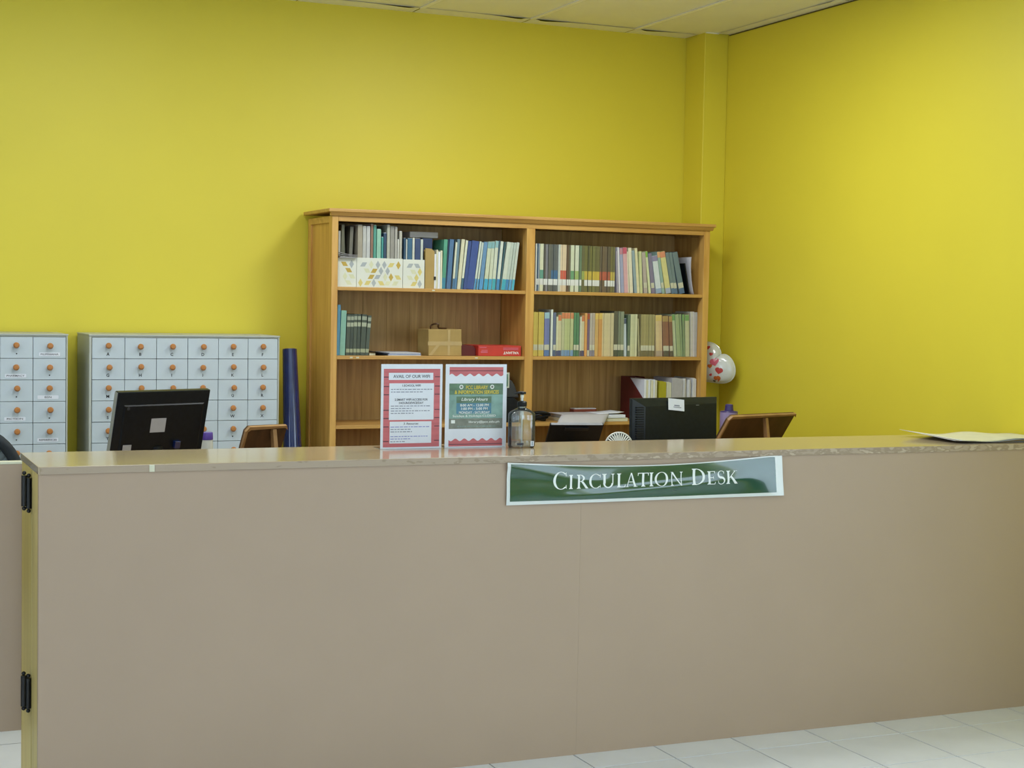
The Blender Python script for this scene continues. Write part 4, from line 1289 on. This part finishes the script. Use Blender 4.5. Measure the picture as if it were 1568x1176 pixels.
def awning(z_edge, z_far, up):
    """red striped band with a scalloped inner edge"""
    pts = []
    n = 66
    for k in range(n + 1):
        x = IX0 + (IX1 - IX0) * k / n
        pts.append((x, z_edge + 0.0042 * math.sin(2 * PI * 6 * k / n + (0 if up else PI))))
    mb = MB()
    for a, b in zip(pts[:-1], pts[1:]):
        mb.flat([a, b, (b[0], z_far), (a[0], z_far)] if up else [(a[0], z_far), (b[0], z_far), b, a], -0.0003)
    return mb.build('scalloped_border', M['red_print'], t)


awning(h - 0.036, h - 0.0095, True)
awning(0.0265, 0.0045, False)
MB().rect(IX0, IX1, h - 0.023, h - 0.021, -0.0006).rect(IX0, IX1, 0.0105, 0.0125, -0.0006).build('border_stripe', M['plank_line'], t)
MB().rect(IX0, IX1, 0.178, 0.2155, -0.0003).build('photo_band', M['green_print'], t)
MB().rect(IX0, IX1, 0.098, 0.178, -0.0003).build('photo_band', M['teal_print'], t)
MB().rect(IX0, IX1, 0.0635, 0.098, -0.0003).build('photo_band', M['grey_print'], t)
MB().rect(IX0 + 0.026, IX1 - 0.042, 0.114, 0.170, -0.0006).build('photo_panel', M['navy_print'], t)
MB().rect(IX0 + 0.026, IX1 - 0.042, 0.150, 0.172, -0.0008).build('photo_panel', M['green_print'], t)
MB().rect(IX0 + 0.008, IX0 + 0.022, 0.082, 0.093, -0.0008).build('envelope_icon', M['white_ink'], t)
seal = MB().lathe([(0.0072, 0), (0.0072, 0.0004)], seg=20).mesh('round_seal', M['white_ink'])
for x in (IX0 + 0.043, IX1 - 0.040):
    s_ = put('round_seal', seal, t, (x, -0.0004, 0.204), (PI / 2, 0, 0))
    put('seal_centre', MB().lathe([(0.0042, 0), (0.0042, 0.0004)], seg=14).mesh('seal_centre', M['grey_print']), s_, (0, 0, 0.0004))
cx_ = (IX0 + IX1) / 2
put('heading', text_mesh('PCC LIBRARY', width=0.080, height=0.0125, m=M['yellow_ink'], bold=0.025), t, (cx_ + 0.002, -0.0010, 0.2025))
put('heading', text_mesh('& INFORMATION SERVICES', width=0.160, height=0.0125, m=M['yellow_ink'], bold=0.03), t, (cx_ + 0.002, -0.0010, 0.1865))
put('heading', text_mesh('Library Hours', width=0.096, height=0.0135, m=M['white_ink'], shear=0.25, bold=0.012), t, (cx_ - 0.006, -0.0013, 0.161))
put('hours_text', text_mesh('8:00 AM - 12:00 PM', width=0.104, height=0.0085, m=M['white_ink'], bold=0.02), t, (cx_ - 0.006, -0.0013, 0.1425))
put('hours_text', text_mesh('1:00 PM - 5:00 PM', width=0.096, height=0.0085, m=M['white_ink'], bold=0.02), t, (cx_ - 0.006, -0.0013, 0.1308))
put('hours_text', text_mesh('MONDAY - SATURDAY', width=0.112, height=0.0085, m=M['white_ink'], bold=0.015), t, (cx_ - 0.006, -0.0013, 0.118))
put('hours_text', text_mesh('Sundays & Holidays-CLOSED', width=0.156, height=0.0095, m=M['white_ink'], bold=0.015), t, (cx_ - 0.006, -0.0010, 0.1055))
put('hours_text', text_mesh('library@pcc.edu.ph', width=0.112, height=0.0095, m=M['white_ink'], bold=0.012), t, (cx_ + 0.030, -0.0010, 0.0855))
put('small_print', word_lines(IX0 + 0.03, IX1 - 0.02, ((0.0705, 1.0),), 0.002, rg).mesh('small_print', M['teal_print']), t, (0, -0.0010, 0))
# green bordered card standing behind the hours notice
gcard = thing('green_card', 'small green and cream card peeping out behind library hours notice', 'card', (2.003, 4.985, DZ))
box('card_sheet', M['paper_warm'], 0, 0.166, 0, 0.0015, 0.195, 0.248, gcard)
box('card_print', M['green_print'], 0.006, 0.161, -0.0006, -0.0001, 0.2, 0.243, gcard)
box('card_backing', M['paper'], 0.0, 0.158, 0.002, 0.004, 0.0003, 0.2, gcard)
box('card_foot', M['paper'], 0.02, 0.13, 0.0042, 0.045, 0.0003, 0.003, gcard)

# pump bottle of sanitiser
bt = thing('pump_bottle', 'clear pump bottle of hand sanitiser with black pump head', 'bottle', (2.1665, 4.868, DZ))
HWX, HWY = 0.0455, 0.027
outer = [(0.92, 0.0), (1.0, 0.006), (1.0, 0.108), (0.97, 0.115), (0.82, 0.122), (0.50, 0.130), (0.31, 0.134), (0.31, 0.140)]
pr_ = [(r * HWX, z + 0.0005) for r, z in outer] + [(r * HWX - 0.0013, z) for r, z in outer[::-1][:-1]] + [(0.9 * HWX, 0.0022)]
bb_ = MB().lathe(pr_, seg=36, sy=HWY / HWX, power=3.4)
bb_.build('bottle_body', M['clear_plastic'], bt, smooth=True)
MB().lathe([(0.90 * HWX, 0.0026), (HWX - 0.0018, 0.0075), (HWX - 0.0018, 0.024)], seg=36, sy=(HWY - 0.0018) / (HWX - 0.0018), power=3.4).build('liquid', M['liquid'], bt, smooth=True)
MB().lathe([(0.0150, 0.139), (0.0165, 0.141), (0.0165, 0.154), (0.0125, 0.157), (0.007, 0.1575), (0.006, 0.158)], seg=24).build('pump_collar', M['black_plastic'], bt, smooth=True)
MB().lathe([(0.0042, 0.158), (0.0042, 0.168), (0.0058, 0.169), (0.0058, 0.178), (0.004, 0.179)], seg=16).build('pump_neck', M['white_plastic'], bt, smooth=True)
MB().tube([(0.012, 0, 0.184), (0.0, 0, 0.1855), (-0.016, 0, 0.1855), (-0.027, 0, 0.182)], [0.0045, 0.005, 0.0038, 0.0026], 12).build('pump_nozzle', M['black_plastic'], bt, smooth=True)
MB().lathe([(0.006, 0.1792), (0.0085, 0.182), (0.0085, 0.188), (0.006, 0.1895)], seg=16).build('pump_head', M['black_plastic'], bt, smooth=True)
MB().tube([(0, 0, 0.004), (0, 0, 0.095), (0, 0, 0.1), (0, 0, 0.128), (0, 0, 0.138)], [0.0032, 0.0032, 0.0062, 0.0068, 0.0068], 14).build('dip_tube', M['tube_white'], bt, smooth=True)
MB().rect(-0.028, -0.004, 0.010, 0.017).build('label_print', M['ink_grey'], bt, (0, -HWY - 0.0006, 0))
MB().rect(0.022, 0.034, 0.006, 0.023).build('label_patch', M['paper'], bt, (0, -HWY - 0.0006, 0))
MB().rect(0.0265, 0.0295, 0.008, 0.021).build('label_print', M['navy_print'], bt, (0, -HWY - 0.0010, 0))

# curled papers at the right end of the counter
cp = thing('curled_papers', 'curled pale papers lying at the right end of the counter', 'papers', (3.80, 4.66, DZ))
for k in range(4):
    def curl(u, v, k=k):
        x = 0.03 + 0.49 * u + 0.006 * k
        y = (0.01 + 0.31 * v) - 0.01 * k
        e = max(0.0, 1 - u / 0.35)
        z = 0.0008 + k * 0.0018 + (0.026 - 0.003 * k) * e ** 1.7 * (0.35 + 0.65 * v) + 0.005 * math.sin(PI * u) * (1 + math.sin(9 * u + k)) * (k + 1) / 4
        return (x - 0.012 * e * v, y, z)
    o = MB().grid(curl, 24, 6).build('sheet', M['paper_warm'] if k == 3 else M['carton'] if k == 1 else M['paper'], cp, smooth=True)
    sm = o.modifiers.new('thickness', 'SOLIDIFY'); sm.thickness = 0.0007; sm.offset = 1

# ================================================================== STAFF SIDE
TZ = 0.72
wt = thing('work_table', 'staff work table hidden behind the circulation desk', 'table', (0, 0, 0))
box('table_top', M['table'], 0.80, 4.30, 5.42, 6.40, TZ - 0.025, TZ, wt, 0.002)
for x in (0.86, 2.55, 4.22):
    for y in (5.48, 6.33):
        box('leg', M['black_metal'], x - 0.02, x + 0.02, y - 0.02, y + 0.02, 0, TZ - 0.0255, wt)


def monitor(label, x, y, z, yaw_d, tilt_d, w, h, style):
    """top centre of the rear face at (x, y, z); the screen looks away from the counter"""
    t = thing('monitor', label, 'monitor', (x, y, TZ), math.radians(yaw_d), 'monitors seen from behind')
    zt = z - TZ
    pv = put('screen_housing', MB().box(-w / 2, w / 2, 0.0, 0.022, -h, 0).mesh('screen_housing', M['black_gloss'], bevel=0.003), t, (0, 0, zt), (math.radians(tilt_d), 0, 0))
    if style == 0:
        box('bezel', M['silver'], -w / 2 - 0.0015, -w / 2 + 0.004, 0.002, 0.021, -h + 0.004, -0.003, pv)
        def cy_(z_):
            return -0.0046 - 0.002 * (-z_ - 0.056) / (h - 0.106)
        MB().add([(-w / 2 + .03, 0, -.05), (w / 2 - .02, 0, -.05), (w / 2 - .02, 0, -h + .03), (-w / 2 + .03, 0, -h + .03),
                  (-w / 2 + .036, -.004, -.054), (w / 2 - .026, -.004, -.054), (w / 2 - .026, -.006, -h + .04), (-w / 2 + .036, -.006, -h + .04)],
                 [(4, 7, 6, 5), (0, 4, 5, 1), (1, 5, 6, 2), (2, 6, 7, 3), (3, 7, 4, 0)]).build('rear_cover', M['black_plastic'], pv)
        o = MB().add([(-0.045, cy_(-0.157), -0.157), (0.018, cy_(-0.157), -0.157), (0.018, cy_(-0.103), -0.103), (-0.045, cy_(-0.103), -0.103)], [(0, 1, 2, 3)]).build('rating_sticker', M['paper_grey'], pv)
        put('screw_cap', MB().lathe([(0.006, 0), (0.006, 0.002)], seg=12).mesh('screw_cap', M['dark_grey']), pv, (-w / 2 + 0.048, -0.0042, -0.062), (PI / 2, 0, 0))
        MB().box(-w / 2 + 0.045, -w / 2 + 0.08, -0.0085, -0.0075, -h + 0.062, -h + 0.09).build('small_sticker', M['paper_grey'], pv)
        MB().box(w / 2 - 0.135, w / 2 - 0.11, -0.022, -0.0062, -h + 0.07, -h + 0.098).build('video_plug', M['blue_roll'], pv, bevel=0.002)
    else:
        a = 0.014
        MB().add([(-w / 2 + .002, 0, -.002), (w / 2 - .002, 0, -.002), (w / 2 - .002, 0, -h + .01), (-w / 2 + .002, 0, -h + .01),
                  (-w / 2 + .056, -a, -.034), (w / 2 - .014, -a, -.026), (w / 2 - .014, -a, -h + .03), (-w / 2 + .056, -a, -h + .03)],
                 [(4, 7, 6, 5), (0, 4, 5, 1), (1, 5, 6, 2), (2, 6, 7, 3), (3, 7, 4, 0)]).build('rear_cover', M['black_gloss'], pv)
        vs = MB()
        for k in range(22):
            vs.box(-w / 2 + 0.014, -w / 2 + 0.05, -0.0125, -0.002, -0.040 - 0.0095 * k, -0.035 - 0.0095 * k)
        vs.build('vent_slats', M['black_plastic'], pv)
        o = MB().rect(-0.036, 0.046, -0.026, 0.022, 0).build('paper_note', M['paper'], pv, (-0.012, -0.0160, -0.026), (math.radians(-10), math.radians(6), 0))
        MB().rect(-0.006, 0.022, -0.008, -0.003).rect(-0.01, 0.03, -0.014, -0.011).build('note_writing', M['ink_faint'], o, (0, -0.0004, 0))
        o = MB().rect(0, 0.036, 0, 0.012).rect(0.004, 0.02, -0.012, -0.004).build('sticker_residue', M['mid_grey'], pv, (w / 2 - 0.125, -0.0100, -0.022), (math.radians(-24), 0, 0))
    b = Vector((0, 0.011, -h * 0.75)); b.rotate(Matrix.Rotation(math.radians(tilt_d), 3, 'X'))
    MB().tube([(0, b.y - 0.005, 0.012), (0, b.y - 0.005, zt + b.z)], 0.022, 14).build('stand_neck', M['black_plastic'], t, smooth=True)
    MB().lathe([(0.115, 0.0003), (0.118, 0.006), (0.10, 0.014), (0.03, 0.018)], 0, b.y, 0, 28, 1.0, 0.8).build('stand_foot', M['black_plastic'], t, smooth=True)
    return t


monitor('black monitor with white rating sticker, before the lettered card catalogue', 1.150, 5.80, 1.134, 20.9, 14.5, 0.390, 0.29, 0)
monitor('black monitor with a paper note taped on top, beside the yellow wall', 3.202, 5.65, 1.105, 7.7, -1.5, 0.434, 0.29, 1)


def book_stand(label, x, y, z, yaw_d, tilt_d, w, strut_x):
    t = thing('wooden_book_stand', label, 'stand', (x, y, TZ), math.radians(yaw_d), 'tilted wooden stands')
    zt = z - TZ
    L_ = (zt - 0.012) / math.cos(math.radians(tilt_d))
    pv = put('tilted_board', MB().prism([(-w / 2, -L_), (w / 2, -L_), (w / 2, -0.02), (w / 2 - 0.012, -0.003), (-w / 2 + 0.012, -0.003), (-w / 2, -0.02)], 0.012, 0.020, 'y').mesh('tilted_board', M['brown_wood']), t, (0, 0, zt), (math.radians(tilt_d), 0, 0))
    r = 0.013
    MB().prism([(-w / 2, -L_), (-w / 2 + r * 0.7, -L_), (-w / 2 + r * 0.7, -r - 0.008), (-w / 2 + r * 1.6, -r), (w / 2 - r * 1.2, -r * 0.7), (w / 2 - 0.002, -r * 1.4), (w / 2, -0.02), (w / 2 - 0.010, 0), (-w / 2 + 0.014, 0), (-w / 2, -0.02)], 0.0, 0.0118, 'y').build('rim', M['tan_edge'], pv)
    # supporting strut from the head of the board down to the table, a little towards the counter
    MB().add([(strut_x - 0.008, 0.006, zt - 0.012), (strut_x + 0.008, 0.006, zt - 0.012), (strut_x + 0.008, 0.024, zt - 0.012), (strut_x - 0.008, 0.024, zt - 0.012),
              (strut_x - 0.006, -0.035, 0.0003), (strut_x + 0.012, -0.035, 0.0003), (strut_x + 0.012, 0.0, 0.0003), (strut_x - 0.006, 0.0, 0.0003)],
             [(0, 1, 2, 3), (4, 7, 6, 5), (0, 4, 5, 1), (1, 5, 6, 2), (2, 6, 7, 3), (3, 7, 4, 0)]).build('strut', M['tan_edge'], t)
    return t


book_stand('large dark brown wooden stand tilted back in front of yellow wall', 3.861, 6.00, 0.998, 15.6, 34, 0.445, 0.02)
book_stand('small brown wooden stand tilted back before the blue roll', 1.537, 5.80, 0.998, 17.6, 24.5, 0.186, 0.032)

# small black screen on a foot
sc_ = thing('small_screen', 'small black screen tilted back between pump bottle and white fan', 'screen', (2.845, 5.83, TZ), math.radians(-13.6))
pv = put('screen_housing', MB().box(-0.113, 0.113, 0, 0.014, -0.19, 0).mesh('screen_housing', M['black_plastic'], bevel=0.003), sc_, (0, 0, 0.262), (math.radians(48), 0, 0))
box('top_edge_sheen', M['mid_grey'], -0.108, 0.108, 0.001, 0.012, -0.002, 0.0012, pv)  # lighter grey strip stands in for the reflection along the top edge
box('hinge_bar', M['black_metal'], -0.05, 0.05, -0.006, -0.0005, -0.03, -0.012, pv)
MB().tube([(0, 0.09, 0.01), (0, 0.085, 0.17)], 0.012, 12).build('stand_neck', M['black_plastic'], sc_, smooth=True)
MB().lathe([(0.07, 0.0003), (0.07, 0.008), (0.02, 0.014)], 0, 0.09, 0, 24).build('stand_foot', M['black_plastic'], sc_, smooth=True)

# little white fan
fan = thing('mini_fan', 'little round white desk fan peeping over the counter edge', 'fan', (2.93, 5.62, TZ), math.radians(-20))
fz = 0.193
R_ = 0.055
MB().tube([(R_ * math.cos(a), 0, fz + R_ * math.sin(a)) for a in [2 * PI * k / 40 for k in range(41)]], 0.0035, 8, False).build('guard_ring', M['white_plastic'], fan, smooth=True)
for k in range(32):
    a = 2 * PI * k / 32
    c, s = math.cos(a), math.sin(a)
    MB().tube([(0.014 * c, -0.012, fz + 0.014 * s), (0.036 * c, -0.010, fz + 0.036 * s), (0.054 * c, 0.0, fz + 0.054 * s)], 0.0026, 6).build('guard_spoke', M['white_plastic'], fan, smooth=True)
put('guard_hub', MB().lathe([(0.016, 0), (0.016, 0.004), (0.012, 0.006)], seg=20).mesh('guard_hub', M['white_plastic'], True), fan, (0, -0.009, fz), (PI / 2, 0, 0))
put('motor_housing', MB().lathe([(0.052, 0), (0.052, 0.012), (0.03, 0.03), (0.02, 0.034)], seg=28).mesh('motor_housing', M['dark_grey'], True), fan, (0, 0.006, fz), (-PI / 2, 0, 0))
for k in range(4):
    a = PI / 2 * k + 0.3
    q = MB().add([(0.006 * math.cos(a), 0.001, 0.006 * math.sin(a)), (0.045 * math.cos(a - 0.3), 0.004, 0.045 * math.sin(a - 0.3)), (0.048 * math.cos(a + 0.35), -0.003, 0.048 * math.sin(a + 0.35))], [(0, 1, 2)])
    o = q.build('fan_blade', M['white_plastic'], fan, (0, 0, fz)); o.modifiers.new('thickness', 'SOLIDIFY').thickness = 0.001
MB().tube([(0, 0.012, 0.01), (0, 0.012, fz - 0.05)], 0.008, 12).build('stem', M['white_plastic'], fan, smooth=True)
MB().lathe([(0.045, 0.0003), (0.047, 0.006), (0.04, 0.013), (0.012, 0.018)], 0, 0.012, 0, 24).build('base', M['white_plastic'], fan, smooth=True)

wb = thing('white_bottle', 'white plastic bottle with bright purple cap beside black monitor', 'bottle', (1.352, 6.03, TZ))
MB().lathe([(0.026, 0.0003), (0.0275, 0.004), (0.0275, 0.19), (0.0262, 0.205), (0.0262, 0.212)], seg=26).build('bottle_body', M['white_plastic'], wb, smooth=True)
MB().lathe([(0.0268, 0.2122), (0.0272, 0.214), (0.0258, 0.238), (0.025, 0.240)], seg=26).build('cap', M['purple'], wb, smooth=True)
pb = thing('purple_bottle', 'lilac bottle with deep purple flip cap behind large wooden stand', 'bottle', (3.84, 6.272, TZ))
MB().lathe([(0.039, 0.0003), (0.0415, 0.004), (0.0415, 0.268), (0.041, 0.2746)], seg=26).build('bottle_body', M['lilac'], pb, smooth=True)
MB().lathe([(0.0413, 0.2748), (0.0415, 0.2758), (0.039, 0.279), (0.0215, 0.2815), (0.019, 0.295), (0.018, 0.3075), (0.0165, 0.309)], seg=26).build('flip_cap', M['deep_purple'], pb, smooth=True)
MB().box(-0.007, 0.007, -0.016, 0.016, 0.3091, 0.3105).build('cap_ridge', M['purple'], pb)

# office chair behind the gate
ch = thing('office_chair', 'black office chair with grey mesh back behind the swing gate', 'chair', (0.405, 5.62, 0), math.radians(8))


def back_pt(a, k, y=0.0):
    c, s = math.cos(a), math.sin(a)
    e = 2 / 2.6
    return (0.235 * k * math.copysign(abs(c) ** e, c), y + 0.05 * (1 - abs(c)) - 0.02, 0.76 + 0.275 * k * math.copysign(abs(s) ** e, s))


MB().tube([back_pt(2 * PI * i / 48, 0.93) for i in range(49)], 0.021, 10, False).build('back_frame', M['fabric_black'], ch, smooth=True)
ms = MB()
for i in range(48):
    a, b = 2 * PI * i / 48, 2 * PI * (i + 1) / 48
    for k0, k1 in ((0.02, 0.5), (0.5, 0.90)):
        ms.add([back_pt(a, k0), back_pt(b, k0), back_pt(b, k1), back_pt(a, k1)], [(0, 1, 2, 3)])
o = ms.build('back_mesh', M['mesh_grey'], ch, smooth=True); o.modifiers.new('thickness', 'SOLIDIFY').thickness = 0.004
MB().lathe([(0.23, 0.42), (0.25, 0.435), (0.25, 0.47), (0.22, 0.49)], 0, 0.28, 0, 28, 1, 0.95, 3.0).build('seat', M['fabric_black'], ch, smooth=True)
MB().tube([(0, 0.02, 0.72), (0, -0.01, 0.52), (0, 0.08, 0.41), (0, 0.26, 0.41)], 0.018, 10).build('back_bracket', M['black_plastic'], ch, smooth=True)
MB().tube([(0, 0.28, 0.09), (0, 0.28, 0.42)], 0.025, 14).build('gas_column', M['black_metal'], ch, smooth=True)
for k in range(5):
    a = 2 * PI * k / 5 + 0.3
    tip = (0.27 * math.cos(a), 0.28 + 0.27 * math.sin(a))
    MB().tube([(0.02 * math.cos(a), 0.28 + 0.02 * math.sin(a), 0.095), (tip[0], tip[1], 0.062)], [0.022, 0.014], 10).build('base_arm', M['black_plastic'], ch, smooth=True)
    MB().tube([(tip[0] - 0.012 * math.sin(a), tip[1] + 0.012 * math.cos(a), 0.025), (tip[0] + 0.012 * math.sin(a), tip[1] - 0.012 * math.cos(a), 0.025)], 0.025, 14).build('castor', M['black_plastic'], ch, smooth=True)

# ================================================================== HEART BALLOON
hb = thing('heart_balloon', 'white heart-shaped foil balloon with red hearts beside the bookcase', 'balloon', (4.238, 7.098, 1.172))
HA = math.radians(-38)          # turned so that one lobe points up and the other to the right
ax = Vector((0.55, -0.83, 0)).normalized()
up = Vector((0, 0, 1))
nn = Vector((-0.83, -0.55, 0)).normalized()


def heart_r(th):
    # star-shaped heart outline about its middle
    best = None
    return best


HP = []
for k in range(72):
    q = 2 * PI * k / 72
    HP.append((16 * math.sin(q) ** 3 / 16.0, (13 * math.cos(q) - 2.7 * math.cos(2 * q) - 1.7 * math.cos(3 * q) - 0.7 * math.cos(4 * q) + 1.0) / 16.0))


def hpos(hx, hz, d):
    x = hx * math.cos(HA) - hz * math.sin(HA)
    z = hx * math.sin(HA) + hz * math.cos(HA)
    return ax * x + up * z + nn * d


SC = 0.130
body = MB()
for sgn in (1, -1):
    rings = [0.0, 0.25, 0.45, 0.62, 0.76, 0.87, 0.95, 1.0]
    base = len(body.v)
    for s in rings:
        for (hx, hz) in HP:
            d = sgn * 0.042 * max(0.0, 1 - s ** 2.4) ** 0.55
            body.v.append(tuple(hpos(hx * s * SC, hz * s * SC, d)))
    n = len(HP)
    for i in range(len(rings) - 1):
        for k in range(n):
            q = [base + i * n + k, base + i * n + (k + 1) % n, base + (i + 1) * n + (k + 1) % n, base + (i + 1) * n + k]
            body.f.append(q if sgn < 0 else q[::-1]); body.mi.append(0)
body.build('foil_body', M['foil'], hb, smooth=True)
MB().tube([tuple(hpos(hx * SC * 1.005, hz * SC * 1.005, 0)) for hx, hz in HP + HP[:1]], 0.0022, 6, False).build('seam', M['foil'], hb, smooth=True)


def heart_depth(hx, hz):
    a = math.atan2(hz, hx)
    best = min(HP, key=lambda p: abs((math.atan2(p[1], p[0]) - a + PI) % (2 * PI) - PI))
    s = min(0.98, math.hypot(hx, hz) / (math.hypot(*best) * SC))
    return 0.042 * (1 - s ** 2.4) ** 0.55 + 0.0009


def decal(ux, uz, size, m, rot_=0.0):
    """small printed heart; ux, uz measured across and up from the balloon's middle"""
    mb = MB()
    pts = []
    for (px, pz) in HP[::4]:
        c, s = math.cos(rot_), math.sin(rot_)
        gx_, gz_ = ux + size * (px * c - pz * s), uz + size * (px * s + pz * c)
        hx, hz = gx_ * math.cos(-HA) - gz_ * math.sin(-HA), gx_ * math.sin(-HA) + gz_ * math.cos(-HA)
        pts.append(tuple(hpos(hx, hz, heart_depth(hx, hz))))
    hx, hz = ux * math.cos(-HA) - uz * math.sin(-HA), ux * math.sin(-HA) + uz * math.cos(-HA)
    mb.add(pts + [tuple(hpos(hx, hz, heart_depth(hx, hz) + 0.0006))], [(k, (k + 1) % len(pts), len(pts)) for k in range(len(pts))])
    mb.build('printed_heart', m, hb)


for a in ((-0.014, 0.095, 0.012, M['heart_red'], 0.2), (0.008, 0.062, 0.011, M['heart_red'], -0.1), (0.030, 0.022, 0.026, M['heart_pink'], 0.3), (0.006, 0.000, 0.014, M['heart_orange'], 0.1), (0.056, -0.022, 0.022, M['heart_red'], -0.2),
          (0.044, -0.064, 0.020, M['heart_orange'], 0.1), (0.010, -0.045, 0.009, M['heart_red'], 0.5), (0.024, -0.078, 0.008, M['ink_grey'], 0.0)):
    decal(*a)
